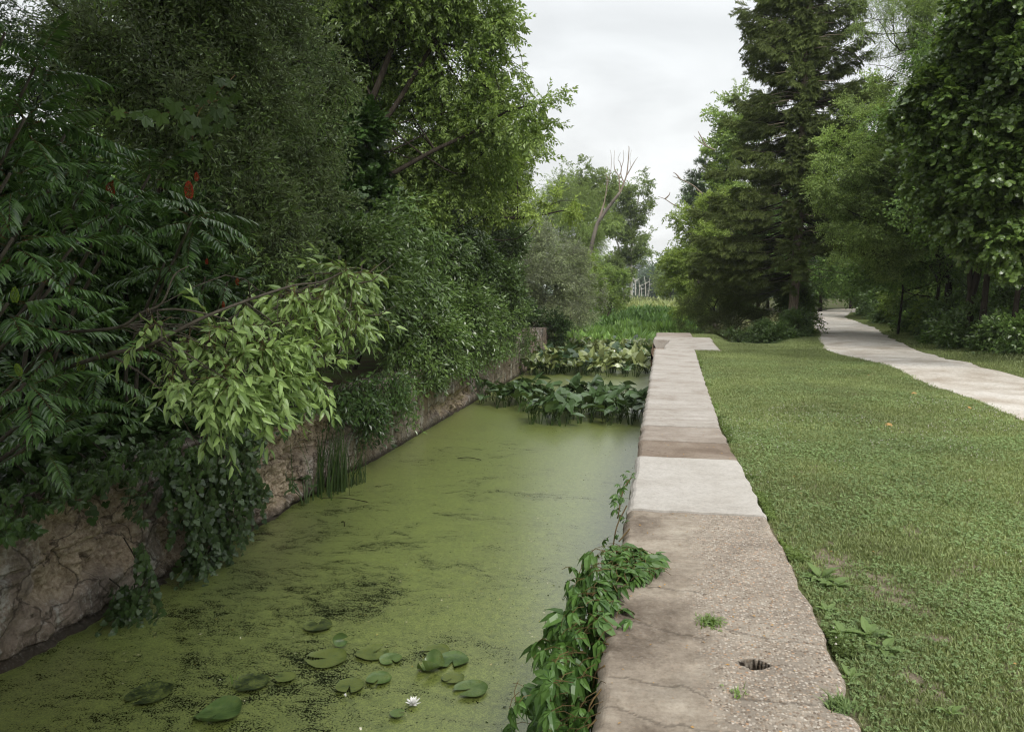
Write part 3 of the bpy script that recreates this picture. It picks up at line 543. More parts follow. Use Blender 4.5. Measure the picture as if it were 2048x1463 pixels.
sz = N.new('ShaderNodeSeparateXYZ'); L.new(p, sz.inputs[0]); low = ramp(N, L, mth(N, L, 'ADD', sz.outputs[2], mth(N, L, 'MULTIPLY', b_, .12)), [(0, (0, 0, 0)), (1, (1, 1, 1))])
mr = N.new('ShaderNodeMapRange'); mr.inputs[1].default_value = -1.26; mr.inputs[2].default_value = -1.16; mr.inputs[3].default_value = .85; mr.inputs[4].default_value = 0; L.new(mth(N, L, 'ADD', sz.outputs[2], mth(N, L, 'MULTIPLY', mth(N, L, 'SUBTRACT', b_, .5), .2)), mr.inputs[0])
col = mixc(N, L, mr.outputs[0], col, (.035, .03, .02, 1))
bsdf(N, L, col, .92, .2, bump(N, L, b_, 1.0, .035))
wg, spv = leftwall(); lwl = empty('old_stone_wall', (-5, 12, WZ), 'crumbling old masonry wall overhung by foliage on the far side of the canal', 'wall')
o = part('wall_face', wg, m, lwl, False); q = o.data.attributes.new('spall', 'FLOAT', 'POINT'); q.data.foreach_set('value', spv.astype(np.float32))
# end pier of the wall
yy = np.linspace(28.62, 30.6, 30); zz = np.linspace(-2.1, .12, 24); Y, Z = np.meshgrid(yy, zz, indexing='ij'); ed = grid(-4.6 + .02 * fbm(Y * 4, Z * 4), Y, Z)
Xe, Ze = np.meshgrid(np.linspace(-5.6, -4.62, 16), zz, indexing='ij'); fr = grid(Xe, 28.62 + .02 * fbm(Xe * 4, Ze * 4), Ze); Xt_, Yt_ = np.meshgrid(np.linspace(-5.6, -4.61, 8), yy, indexing='ij'); tp = grid(Xt_, Yt_, .12 + .01 * fbm(Xt_ * 3, Yt_ * 3))
o = part('end_pier', cat([ed, fr, tp]), m, lwl, False)

# ------------------------------------------------------------------ lawn grass, clover
def scatter_lawn(n, y0, y1, pw=1.0):
    y = y0 + (y1 - y0) * rng.random(n) ** pw; a = np.where(y < 20.7, xr(y) + .01, np.where(y < 26.2, 1.56, 1.0)); b = pxl(y) + .05 * rng.normal(0, 1, n)
    x = a + (b - a) * rng.random(n); vis = (x - .48 * y) < 1.2; x, y = x[vis], y[vis]; k = rng.random(len(x)) > bare(x, y) * .9; x, y = x[k], y[k]
    return np.stack([x, y, hgt(x, y) + .003], -1)
gs = []
blade = G([[0, -.5, 0], [0, .5, 0], [.55, .4, 2.6], [.55, -.4, 2.6], [2.2, 0, 4.2]], [[0, 1, 2], [0, 2, 3], [3, 2, 4]])
trif = cat([xf(G([[0, 0, 0], [.6, .5, .12], [1.05, 0, .0], [.6, -.5, .12]], [[0, 2, 1], [0, 3, 2]]), rot((0, 0, 1), a)) for a in (0, 2.09, 4.19)])
for n, y0, y1, s0, s1 in ((150000, 1.9, 4.6, .0035, .0078), (150000, 4.6, 9, .005, .0085), (150000, 9, 18, .0065, .0105), (120000, 18, 34, .008, .013)):
    P = scatter_lawn(n, y0, y1); k = len(P); d = nrm(rng.normal(0, 1, (k, 3)) * [1, 1, .1] + [0, 0, .1]); gs.append(inst(blade, P, frames(d, roll=.25), rng.uniform(s0, s1, k)))
o = build('grass', cat(gs), ML['grassb']); tag(o, 'short mown grass blades of the lawn', 'grass', kind='stuff')
gs = []
for n, y0, y1, s0, s1 in ((62000, 1.9, 4.6, .0055, .0115), (52000, 4.6, 9, .008, .014), (34000, 9, 18, .012, .018)):
    P = scatter_lawn(n, y0, y1); P = P[fbm(P[:, 0] * 1.4, P[:, 1] * 1.4, 4, 3) > -.7 + 1.1 * rng.random(len(P))]; k = len(P); P[:, 2] += rng.uniform(.008, .035, k)
    gs.append(inst(trif, P, frames(nrm(rng.normal(0, 1, (k, 3)) * [1, 1, .25]), roll=.35), rng.uniform(s0, s1, k)))
yw = 1.9 + 18 * rng.random(60000) ** 1.5; yw = yw[fbm(yw * 2.5, 2.0, o=3) > .15][:26000]; nw = len(yw); xw = xr(yw) + .012 + np.abs(rng.normal(0, .07, nw)) * (.6 + .6 * vn(yw * 2, 4)); Pw = np.stack([xw, yw, hgt(xw, yw) + rng.uniform(.005, .035, nw)], -1)
o = build('edge_weeds', inst(trif, Pw, frames(nrm(rng.normal(0, 1, (nw, 3)) * [1, 1, .4]), roll=.5), rng.uniform(.007, .015, nw)), ML['edgew']); tag(o, 'bright low weeds lining the lawn edge of the lock wall', 'weeds', kind='stuff')
P = scatter_lawn(2600, 2, 12); P = P[fbm(P[:, 0] * 1.1, P[:, 1] * 1.1, 9, 2) > .15]; k = len(P); P[:, 2] += .045
o = build('clover', cat(gs), ML['clover']); tag(o, 'white clover leaves spread through the lawn', 'clover', kind='stuff')
m, N, L = newmat('clover_flower'); bsdf(N, L, (.55, .53, .45), .8, .2)
fb = G([[0, 0, 1], [.8, 0, 0], [0, .8, 0], [-.8, 0, 0], [0, -.8, 0], [0, 0, -.6]], [[0, 1, 2], [0, 2, 3], [0, 3, 4], [0, 4, 1], [5, 2, 1], [5, 3, 2], [5, 4, 3], [5, 1, 4]])
o = build('clover_flowers', inst(fb, P, frames(rng.normal(0, 1, (k, 3))), rng.uniform(.005, .009, k)), m); tag(o, 'scattered white clover flower heads in the lawn', 'clover flowers', kind='stuff')
# verge grass, longer at the wood's edge
n = 60000; y = 8 + 48 * rng.random(n) ** 1.2; x = pxr(y) + .02 + rng.random(n) ** .8 * 2.0; P = np.stack([x, y, hgt(x, y)], -1); far_ = (x - pxr(y)) / 2
gs = [inst(blade, P, frames(nrm(rng.normal(0, 1, (n, 3)) * [1, 1, .1] + [0, 0, .4]), roll=.3), (.010 + .05 * far_ ** 2.5) * rng.uniform(.7, 1.3, n))]
o = build('verge_grass', cat(gs), ML['grassb']); tag(o, 'grass growing longer towards the wood beside the path', 'grass', kind='stuff')

# ------------------------------------------------------------------ water lilies
def pad(r, curl=0.0, wav=.05, notch=.18, fold=0.0):
    th = np.linspace(notch, 2 * np.pi - notch, 34); rr = np.array([.0, .35, .7, .93, 1.0])
    V = [[0, 0, 0]]; T = []
    for k in rr[1:]:
        for t in th:
            x, y = k * math.cos(t), k * math.sin(t); z = curl * max(0, k - .6) ** 2 * 2.2 * (1 + math.sin(t * 2 + 1)) + wav * k * math.sin(t * 3 + r * 90) * .3 + fold * abs(y) ** 1.5 + (.02 if k == 1 else 0)
            V.append([x * (1 + .03 * math.sin(5 * t)), y * (1 - .25 * fold), z])
    m_ = len(th)
    for j in range(m_ - 1): T.append([0, 1 + j, 2 + j])
    for a_ in range(3):
        for j in range(m_ - 1): p0 = 1 + a_ * m_ + j; T += [[p0, p0 + m_, p0 + m_ + 1], [p0, p0 + m_ + 1, p0 + 1]]
    g_ = G(V, T); g_.V = g_.V * r; return g_
def padmat(name, c1, c2, duck):
    m, N, L = newmat(name); g = geo(N); p = g.outputs['Position']; tcx = N.new('ShaderNodeTexCoord'); a = nz(N, L, 11, 4, .6, p); b_ = nz(N, L, 85, 3, .75, p)
    # veins radiate from the notch
    sx = N.new('ShaderNodeSeparateXYZ'); L.new(tcx.outputs['Object'], sx.inputs[0]); an = mth(N, L, 'ARCTAN2', sx.outputs[1], sx.outputs[0]); vn_ = mth(N, L, 'POWER', mth(N, L, 'ABSOLUTE', mth(N, L, 'SINE', mth(N, L, 'MULTIPLY', an, 8.5))), 12.0)
    col = ramp(N, L, a, [(.35, c1), (.65, c2)]); col = mixc(N, L, mth(N, L, 'MULTIPLY', mth(N, L, 'SUBTRACT', 1.0, vn_), 0.0), col, c1)
    col = mixc(N, L, mth(N, L, 'MULTIPLY', vn_, 0.0), col, (.2, .28, .08, 1))
    s_ = mth(N, L, 'ADD', mth(N, L, 'MULTIPLY', a, .4), mth(N, L, 'MULTIPLY', b_, .7)); dk = ramp(N, L, s_, [(duck, (0, 0, 0)), (duck + .03, (1, 1, 1))])
    col = mixc(N, L, dk, col, (.115, .145, .03, 1)); r = mixc(N, L, dk, (.36, .36, .36, 1), (.6, .6, .6, 1)); bsdf(N, L, col, r, .5, bump(N, L, vn_, .25, .003)); return m
PM = [padmat('lily_pad_clean', (.045, .085, .022), (.10, .16, .045), .64), padmat('lily_pad_weedy', (.05, .08, .02), (.10, .135, .035), .5), padmat('lily_pad_dark', (.012, .022, .008), (.035, .055, .015), .56), padmat('lily_pad_pale', (.07, .12, .03), (.13, .19, .06), .62)]
PADS = [  # px, py, radius px, material, curl, tilt, label
    (436, 1434, 43, 0, .5, .12, 'large dark green lily pad with curled rims, lowest and farthest left'), (298, 1390, 40, 2, .1, .02, 'blackish half sunken lily pad at the left'),
    (653, 1319, 40, 1, .15, .0, 'big weedy lily pad below the upright folded pad'), 
    (681, 1294, 15, 0, .2, 1.1, 'small olive lily pad standing up folded on its edge'), (745, 1309, 33, 1, .15, .0, 'round lily pad overlapping a smaller one, right of the upright pad'),
    (782, 1322, 23, 3, .2, .03, 'small pale pad tucked under the round pad'), (872, 1304, 27, 1, .1, 0, 'weedy pad at the top right of the lily patch'),
    (905, 1326, 33, 0, .2, .03, 'glossy pad with an orange fleck at its rim'), (863, 1344, 28, 3, 1.3, .25, 'bright pale pad with a rolled up glossy edge'),
    (758, 1362, 25, 3, .15, .0, 'pale notched pad in the middle of the lily patch'), (906, 1361, 23, 1, .1, 0, 'dull pad with a brown leaf beside it'),
    (941, 1384, 34, 3, .12, .02, 'large pale veined pad at the right of the lily patch'), (503, 1370, 33, 2, 0, 0, 'dark pad lying under the duckweed beside a green shoot'),
    (571, 1360, 20, 1, .0, 0, 'small round weedy pad among the duckweed'), (636, 1256, 28, 2, 0, 0, 'dark weed covered pad farthest up the water'),
    (795, 1434, 15, 3, .1, 0, 'tiny pale pad left of the white flower'),
    (700, 1378, 28, 1, 0, 0, 'faint pad beside the closed bud'), ]
for i, (px, py, rp, mi, curl, tilt, lab) in enumerate(PADS):
    c0 = at(px, py, WZ); r = .92 * rp / F_ * np.linalg.norm(c0 - EYE); a = rng.uniform(0, 6.28) if i != 12 else -2.1
    o = build('lily_pad', pad(r, curl, .06, rng.uniform(.06, .3), .5 if tilt > 1 else 0), PM[mi], smooth=True); o.location = c0 + [0, 0, .010 + .0015 * i + tilt * r * .75]
    o.rotation_euler = (tilt if tilt > .2 else tilt, 0, a) if tilt < 1 else (tilt, 0, .5); tag(o, lab, 'lily pad', 'water lily pads on the duckweed')
m, N, L = newmat('lily_petal'); b, o_ = bsdf(N, L, (.86, .86, .83), .5, .3); b.inputs['Subsurface Weight'].default_value = 0; MPET = m
m, N, L = newmat('lily_stamen'); bsdf(N, L, (.75, .5, .06), .6, .2); MSTA = m
m, N, L = newmat('lily_sepal'); bsdf(N, L, (.3, .36, .14), .6, .2); MSEP = m
def petal(L_, W_, curve_=.35):
    V = []; T = []; ts = np.linspace(0, 1, 6)
    for t in ts:
        ww = W_ * math.sin(math.pi * min(1, t * .88 + .1)) ** .8; V += [[L_ * t, -ww / 2, curve_ * L_ * t * t + .12 * ww], [L_ * t, 0, curve_ * L_ * t * t], [L_ * t, ww / 2, curve_ * L_ * t * t + .12 * ww]]
    for k in range(5):
        for j in (0, 1): a = k * 3 + j; T += [[a, a + 3, a + 4], [a, a + 4, a + 1]]
    return G(V, T)
def lily(px, py, sc, open_, lab):
    c0 = at(px, py, WZ) + [0, 0, .02]; root = empty('water_lily', c0, lab, 'water lily'); gs = []
    for ring, (n_, el_, l_) in enumerate(((7, 12, 1), (7, 32, .95), (6, 52, .82), (5, 70, .65)) if open_ else ((4, 62, .8), (4, 74, .85), (3, 82, .8))):
        for k in range(n_):
            a = k * 2 * np.pi / n_ + ring * .45 + rng.normal(0, .06); Rm = rot((0, 0, 1), a) @ rot((0, 1, 0), -R(el_ + rng.normal(0, 4)))
            gs.append(xf(petal(l_ * sc, .3 * sc, .18), Rm, 1, c0))
    part('petals', cat(gs), MPET, root, True)
    if open_: part('stamens', cat([xf(petal(.32 * sc, .04 * sc, .1), rot((0, 0, 1), a) @ rot((0, 1, 0), -R(62 + rng.normal(0, 8))), 1, c0) for a in np.linspace(0, 6.28, 26)]), MSTA, root)
    else: part('sepals', cat([xf(petal(.9 * sc, .3 * sc, .15), rot((0, 0, 1), a) @ rot((0, 1, 0), -R(48)), 1, c0) for a in (0, 1.57, 3.14, 4.71)]), MSEP, root)
lily(827, 1413, .062, True, 'open white water lily flower floating on the duckweed')
lily(691, 1400, .04, False, 'half closed greenish white water lily bud')
# grass shoot and floating twigs
def bladeup(p, h, wd, lean, n=5):
    t = np.linspace(0, 1, n); a = rng.uniform(0, 6.28); sd = np.array([math.cos(a), math.sin(a), 0]) * wd / 2; C_ = np.asarray(p) + np.outer(t * h, [0, 0, 1]) + np.outer(t ** 2.2 * h, lean); ww = (1 - t ** 2.5)[:, None] * sd
    V = np.vstack([C_ - ww, C_ + ww]); T = [];
    for k in range(n - 1): T += [[k, n + k, n + k + 1], [k, n + k + 1, k + 1]]
    return G(V, T)
for (px, py, h, nb, lab) in ((466, 1368, .10, 4, 'tiny green shoot poking up beside a dark lily pad'),):
    p0 = at(px, py, WZ); o = build('reed_shoot', cat([bladeup([rng.normal(0, .01), rng.normal(0, .01), 0], h * rng.uniform(.7, 1), .012, rng.normal(0, .15, 3)) for _ in range(nb)]), ML['plantain']); o.location = p0; tag(o, lab, 'shoot')
for (px, py, px2, py2, lab) in ((915, 916, 962, 919, 'thin dark twig floating near the middle of the canal'), (683, 1043, 689, 1052, 'short broken stub sticking up from the duckweed'), (640, 995, 735, 1003, 'long thin stem lying on the water by the reeds')):
    a, b_ = at(px, py, WZ + .02), at(px2, py2, WZ + .02); o = build('floating_twig', tube(curve([a * 0, (b_ - a) * .5 + [0, .03, .02], b_ - a], 4), .006, 5), BK['dark']); o.location = a; tag(o, lab, 'twig')

# ------------------------------------------------------------------ reeds by the old wall
def reeds(px, py, n, h, spread, lab):
    p0 = at(px, py, WZ); p0[0] = max(p0[0], -4.7); root = empty('reed_clump', p0, lab, 'reeds', 'reeds at the foot of the old wall'); gs = []
    for _ in range(n):
        gs.append(bladeup(p0 + [rng.normal(0, spread), rng.normal(0, spread * 1.6), -.02], h * rng.uniform(.45, 1.05), rng.uniform(.012, .022), np.array([rng.normal(0.05, .16), rng.normal(0, .16), -.04]), 6))
    for _ in range(max(2, n // 9)):
        gs.append(bladeup(p0 + [rng.normal(0, spread), rng.normal(0, spread), 0], h * .7, .014, np.array([rng.uniform(.3, .8), rng.normal(0, .5), -.75]), 7))
    part('blades', cat(gs), ML['reed'], root)
reeds(655, 985, 70, 1.25, .13, 'tall dense reed clump against the tan stone'); reeds(688, 978, 34, 1.05, .09, 'middle reed clump against the grey wall'); reeds(715, 968, 22, .75, .07, 'smallest reed clump, farthest along the wall')
# arrow-leaved plant in front of the reeds
def heartleaf(L_, W_, fold=.18, cup=.15, back=.28):
    out_ = [(0, 0), (-back, .28), (-back * .7, .42), (0, .5), (.3, .47), (.6, .32), (.85, .12), (1, 0)]
    V = [[0, 0, 0], [.5 * L_, 0, .02 * L_], [L_, 0, -cup * L_]]; L1 = []; L2 = []
    for x, y in out_[1:-1]: V.append([x * L_, y * W_, fold * y * W_ * 2 * .5 - cup * L_ * max(x, 0) ** 2 + rng.normal(0, .012) * L_]); L1.append(len(V) - 1)
    for x, y in out_[1:-1]: V.append([x * L_, -y * W_, fold * y * W_ * 2 * .5 - cup * L_ * max(x, 0) ** 2 + rng.normal(0, .012) * L_]); L2.append(len(V) - 1)
    T = []
    for Lx, fl in ((L1, 1), (L2, 0)):
        seq = [(0, Lx[0], Lx[1]), (0, Lx[1], Lx[2]), (0, Lx[2], Lx[3]), (0, Lx[3], 1), (1, Lx[3], Lx[4]), (1, Lx[4], Lx[5]), (1, Lx[5], 2)]
        T += [list(t) if not fl else [t[0], t[2], t[1]] for t in seq]
    return G(V, T)
def pondplant(n_leaf, hgt_, lsz, root, single=False, spread=.3, leafm='pond', name='leaf', narrow=.88):
    lg_, sg_ = [], []
    for k in range(n_leaf):
        a = rng.uniform(0, 6.28); hh = hgt_ * rng.uniform(.55, 1.1); top = np.array([math.cos(a) * spread * rng.uniform(.3, 1), math.sin(a) * spread * rng.uniform(.3, 1), hh])
        sg_.append(tube(curve([[top[0] * .12, top[1] * .12, -.1], [top[0] * .5, top[1] * .5, hh * .55], top], 3), [.008] * 6 + [.006], 4, 1, False))
        al = a + rng.normal(0, .9); tlt = rng.choice([rng.uniform(-.5, .3), rng.uniform(-.2, .4), rng.uniform(.5, 1.3)]); d = np.array([[math.cos(al) * math.cos(tlt), math.sin(al) * math.cos(tlt), math.sin(tlt)]])
        lg_.append(xf(heartleaf(lsz * rng.uniform(.75, 1.15), lsz * narrow * rng.uniform(.8, 1.1), rng.uniform(.1, .7), rng.uniform(-.05, .35)), frames(d, roll=.35)[0], 1, top))
    return lg_, sg_
o_p = at(612, 1008, WZ); root = empty('arrow_leaf_plant', o_p, 'small arrow leaved water plant in front of the reeds', 'water plant'); lg_, sg_ = pondplant(7, .32, .16, root)
for l in lg_: tag(build('leaf', l, ML['pond'], root))
for s_ in sg_: build('stem', G(s_.V, s_.T, 0), ML['reed'], root)

# ------------------------------------------------------------------ spatterdock patches
GRP = 'spatterdock plants standing in the canal'
def proto_parts(mat):
    root = bpy.data.objects.new('spatterdock', None); ch = []
    lg_, sg_ = pondplant(int(rng.integers(4, 7)), .5, .30, root, leafm=mat)
    for l in lg_: ch.append(('leaf', l))
    for s_ in sg_: ch.append(('stem', G(s_.V, s_.T, 0)))
    return ch
protos = []
for k in range(6):
    ch = proto_parts('pond'); root = empty('spatterdock', (0, 0, 0), 'x', 'water plant', GRP)
    obs = [build(nm, g_, ML['pond'] if nm == 'leaf' else ML['reed'], root) for nm, g_ in ch]; protos.append((root, obs))
LAB1 = 'dark glossy spatterdock in the near patch below the end of the old wall'
spots = []
while len(spots) < 78:
    px, py = rng.uniform(945, 1292), rng.uniform(795, 858)
    lo_ = 812 + (px - 950) * .13 if px < 1060 else 852; hi_ = 790 if px < 1080 else 800 + (px - 1080) * .07
    if py > lo_ or py < hi_ - 0: continue
    p0 = at(px, py, WZ)
    if -4.6 < p0[0] < -.42 and all(np.hypot(*(p0 - q)[:2]) > .2 for q in spots): spots.append(p0)
for i, p0 in enumerate(spots):
    root, obs = protos[i % 6]
    if i >= 6:
        r2 = root.copy(); COL.objects.link(r2)
        for ob in obs: c2 = ob.copy(); COL.objects.link(c2); c2.parent = r2
        root = r2
    root.location = p0; root.rotation_euler = (0, 0, rng.uniform(0, 6.28)); s_ = rng.uniform(.75, 1.15); root.scale = (s_, s_, s_ * rng.uniform(.85, 1.15)); root['label'] = LAB1
protos2 = []
for k in range(6):
    lg_, sg_ = pondplant(7, .55, .30, None, spread=.38); g_ = cat(lg_ + sg_); o = build('spatterdock', g_, [ML['pond'] if k % 3 == 0 else ML['pond2'], ML['reed']]); tag(o, 'x', 'water plant', GRP); protos2.append(o)
cnt = 0
for i in range(5000):
    y = rng.uniform(24.2, 35); x = rng.uniform(-4.7 + .0 * y, -.5 if y < 29 else .9)
    if y < 25 + .5 * vn(x * 1.5, 3) + .35 * (x > -2.2): continue
    if cnt >= 205: break
    o = protos2[cnt % 6]
    if cnt >= 6: o = o.copy(); COL.objects.link(o)
    o.location = (x, y, WZ); o.rotation_euler = (0, 0, rng.uniform(0, 6.28)); s_ = rng.uniform(.8, 1.25); o.scale = (s_, s_, s_); o['label'] = 'paler spatterdock of the far patch beyond the open water'; cnt += 1
# marsh growth beyond: upright narrow leaves
def marsh(n, x0, x1, y0, y1, h, wd, mat, name, lab, tilt=.35):
    y = rng.uniform(y0, y1, n); x = x0(y) + (x1(y) - x0(y)) * rng.random(n); hh = h * (1 + .4 * fbm(x * .5, y * .35, 2, 3)) * rng.uniform(.7, 1.2, n)
    t_ = G([[0, -.12, 0], [0, .12, 0], [.06, .5 * wd, .55], [.06, -.5 * wd, .55], [.32, 0, 1.0]], [[0, 1, 2], [0, 2, 3], [3, 2, 4]])
    P = np.stack([x, y, np.full(n, WZ - .05) + .25 * sst(60, 160, y)], -1); d = nrm(rng.normal(0, 1, (n, 3)) * [1, 1, tilt])
    o = build(name, inst(t_, P, frames(d, roll=tilt), hh), mat); tag(o, lab, 'marsh plants', kind='stuff')
marsh(9000, lambda y: -5.4 + 0 * y, lambda y: 1.4 + .02 * (y - 30) + .2 * vn(y, 1), 33.5, 50, .75, .3, ML['marsh'], 'pickerelweed', 'bright green upright leaved growth filling the canal beyond the spatterdock')
marsh(3500, lambda y: -5.4 + 0 * y, lambda y: 1.2 + .02 * (y - 30), 30.5, 36, .6, .42, ML['pond2'], 'spatterdock_mass', 'mass of pale broad leaves behind the far spatterdock patch')
marsh(16000, lambda y: -7 + 0 * y, lambda y: 2 + .05 * (y - 50), 50, 84, .9, .3, leafmat('marsh_dark', (.07, .15, .035), (.12, .22, .055), .5, .3, .3, big=.3), 'marsh_growth', 'darker green marsh plants across the canal', .3)
marsh(14000, lambda y: -30 + 0 * y, lambda y: 22 + 0 * y, 84, 230, 1.0, .35, leafmat('marsh_pale', (.19, .24, .08), (.28, .32, .13), .6, .2, .3, big=.2), 'marsh_meadow', 'pale open marsh meadow far beyond the canal', .4)

# ------------------------------------------------------------------ creeper on the lock wall and small plants
def sprays_on(P, D, kind, sc, roll=.3, up=(0, 0, 1)): P, D = np.array(P), nrm(np.array(D)); return inst_mix(SP[kind], P, frames(D, up, roll), sc)
def palmate():
    gs = [tube([[0, 0, 0], [.05, 0, .015], [.1, 0, 0]], .0022, 3, 1, False)]
    for a, s_ in ((0, 1.05), (38, .95), (-38, .95), (82, .72), (-82, .72)):
        l = leaf8(.125, .056, .16, .5); d = nrm([math.cos(R(a)), math.sin(R(a)), -.25 + rng.normal(0, .15)]); y = nrm(np.cross([0, 0, 1], d)); gs.append(xf(l, np.stack([d, y, np.cross(d, y)], -1), s_ * rng.uniform(.85, 1.1), (.1, 0, 0)))
    return cat(gs)
SP['palm'] = variants(palmate, 8)
def creeper_plant(name, pts, label, n, sc, wdt=.1, root_p=None, hang=.5):
    """stems trail along pts; leaves stand off them"""
    root = empty(name, root_p if root_p is not None else pts[0], label, 'creeper'); c_ = curve(pts, 8); P = c_[rng.integers(0, len(c_), n)] + rng.normal(0, 1, (n, 3)) * np.array([wdt, .12, .6 * wdt])
    D = rng.normal(0, .6, (n, 3)) + [-.5, -.15, -.1 * hang]
    part('leaves', inst_mix(SP['palm'], P, frames(D, (-.45, -.25, 1), .35), rng.uniform(.6, 1.1, n) * sc), [ML['creeper'], BK['twig']], root)
    gs = [tube(c_, .005, 5)] 
    part('stem', cat(gs), BK['twig'], root, True); return root
root = empty('wall_creeper', (-.3, 3.4, -.3), 'dense dark green creeper spilling over the near edge of the lock wall', 'creeper')
P, D = [], []
for y in np.linspace(1.9, 4.25, 66):
    out_ = .13 + .16 * math.sin(np.clip((4.75 - y) / 1.1, 0, 1) * 1.57) + .03 * math.sin(y * 9)
    for z in np.linspace(.04, -1.0, 11):
        o2 = out_ * (math.sin(max(0, (.14 - z)) * 1.5 + .25)) ** .6
        if rng.random() < .6: P.append([-.26 - o2 * rng.random() * .7, y, z - .08]); D.append([-.6, rng.normal(0, .5), -.5])
        if rng.random() < .95: P.append([-.27 - o2 + rng.normal(0, .05), y + rng.normal(0, .04), z + rng.normal(0, .05)]); D.append([-.8 + rng.normal(0, .5), rng.normal(-.1, .55), rng.normal(-.1, .3)])
for _ in range(80):                                        # tongue lying on the wall top
    y = rng.uniform(4.0, 4.45); x = rng.uniform(-.3, -.08 + .1 * math.exp(-((y - 4.3) / .2) ** 2)); P.append([x, y, .05 + .04 * rng.random()]); D.append([rng.normal(.2, .8), rng.normal(0, .8), .1])
for _ in range(26):
    y = rng.uniform(3.35, 4.0); P.append([rng.uniform(-.33, -.16), y, .03 + .04 * rng.random()]); D.append([rng.normal(.3, .7), rng.normal(0, .8), .1])
P, D = np.array(P), np.array(D); part('leaves', inst_mix(SP['palm'], P - nrm(D) * .12, frames(D, (-.5, -.2, 1), .32), rng.uniform(.55, .98, len(P))), [ML['creeper'], BK['twig']], root)
gs = [tube(curve([[-.27, a, -1.2], [-.28, a + .1, -.6], [-.27, a + rng.normal(0, .1), -.1], [-.22, a + rng.normal(0, .1), .0]], 4), .004, 5) for a in np.linspace(2, 4.4, 12)]
part('stem', cat(gs), BK['twig'], root, True)
creeper_plant('creeper_sprig', [[-.24, 6.35, .02], [-.3, 6.1, -.03], [-.33, 5.85, -.2]], 'yellow green creeper sprig at the edge of the pale slab', 16, .5, .03)
creeper_plant('creeper_sprig', [[-.25, 5.6, -.02], [-.31, 5.35, -.12], [-.33, 5.15, -.3]], 'small green creeper sprig hanging just below the pale slab', 10, .5, .03)
creeper_plant('creeper_sprig', [[-.2, 4.95, .01], [-.26, 4.8, -.03]], 'orange tinged runner creeping onto the brown slab', 7, .3, .03)
def tuft(name, p0, n, h, mat, label, cat_, spread=.03, group=None):
    o = build(name, cat([bladeup([rng.normal(0, spread), rng.normal(0, spread), 0], h * rng.uniform(.5, 1.1), .007, rng.normal(0, .5, 3) * [1, 1, .2], 4) for _ in range(n)] + [xf(trif, rot((0, 0, 1), rng.uniform(0, 6)), rng.uniform(.006, .012), (rng.normal(0, spread), rng.normal(0, spread), rng.uniform(.004, .02))) for _ in range(n)]), mat)
    o.location = p0; tag(o, label, cat_, group); return o
tuft('weed_tuft', (.245, 3.6, 0), 90, .03, ML['plantain'], 'bright green weed growing in the crack near the hole', 'weed', .028)
tuft('weed_tuft', (.31, 2.96, 0), 14, .03, ML['plantain'], 'tiny weed sprouting in front of the hole', 'weed', .018)
tuft('weed_tuft', (.70, 2.96, -.01), 150, .05, ML['clover'], 'weed filling the broken notch in the wall edge', 'weed', .025)
def plantain(p0, n, L_, label):
    root = empty('plantain_weed', p0, label, 'weed', 'broad leaved weeds along the wall')
    for k in range(n):
        a = k * 2.4 + rng.normal(0, .2); el_ = R(rng.uniform(12, 55)); Rm = rot((0, 0, 1), a) @ rot((0, 1, 0), -el_)
        l = leaf8(L_ * rng.uniform(.75, 1.1), L_ * .5 * rng.uniform(.85, 1.1), .1, .45); l.V[:, 0] += L_ * .15
        build('leaf', cat([xf(l, Rm), xf(tube([[0, 0, 0], [L_ * .2, 0, 0]], .003, 4), Rm)]), ML['plantain'], root)
for (px, py, n, L_, lab) in ((1640, 1150, 10, .11, 'broad leaved weed at the wall edge by the bare soil'), (1668, 1165, 9, .10, 'paler broad leaved weed right of the bare soil'), (1690, 1262, 9, .085, 'bushy broad leaved weed halfway down the near edge'),
                             (1735, 1262, 9, .10, 'flattened long leaved weed out in the lawn'), (1768, 1290, 8, .09, 'long leaved weed farthest from the wall'), (1655, 1215, 7, .07, 'small broad leaved weed tucked against the wall edge'),
                             (1900, 1415, 6, .06, 'small broad leaved weed at the bottom right of the lawn'), (1700, 1345, 7, .06, 'low broad leaved weed beside the chipped wall edge')):
    p0 = at(px, py, 0); plantain((p0[0], p0[1], hgt(p0[0], p0[1]) + .01), n, L_, lab)
m, N, L = newmat('dry_leaf'); bsdf(N, L, (.42, .26, .1), .8, .2)
for (px, py, lab) in ((1775, 850, 'curled dry brown leaf lying in the middle of the lawn'), (1736, 748, 'small orange leaf on the lawn near the path'), (1936, 818, 'dry leaf on the lawn close to the path edge'), (1826, 792, 'pale dry leaf lying on the lawn')):
    p0 = at(px, py, 0); o = build('fallen_leaf', xf(lobed(.05, 3, .3, .5), None, 1, (0, 0, .02)), m); o.location = (p0[0], p0[1], hgt(p0[0], p0[1]) + .03); o.rotation_euler = (.3, .2, rng.uniform(0, 6)); tag(o, lab, 'leaf')

n = 1500; yl_ = 2 + 26 * rng.random(n); xl_ = np.where(rng.random(n) < .4, XL + .06 + rng.random(n) * .85, 1 + rng.random(n) * 5.6); P = np.stack([xl_, yl_, np.where(xl_ < .75, .006, hgt(xl_, yl_) + .028)], -1)
o = build('leaf_litter', inst(leaf4(1, .5, .2), P, frames(rng.normal(0, 1, (n, 3)) * [1, 1, .15], roll=.3), rng.uniform(.008, .022, n)), m); tag(o, 'small dry leaf crumbs scattered on the wall, lawn and path', 'leaf litter', kind='stuff')

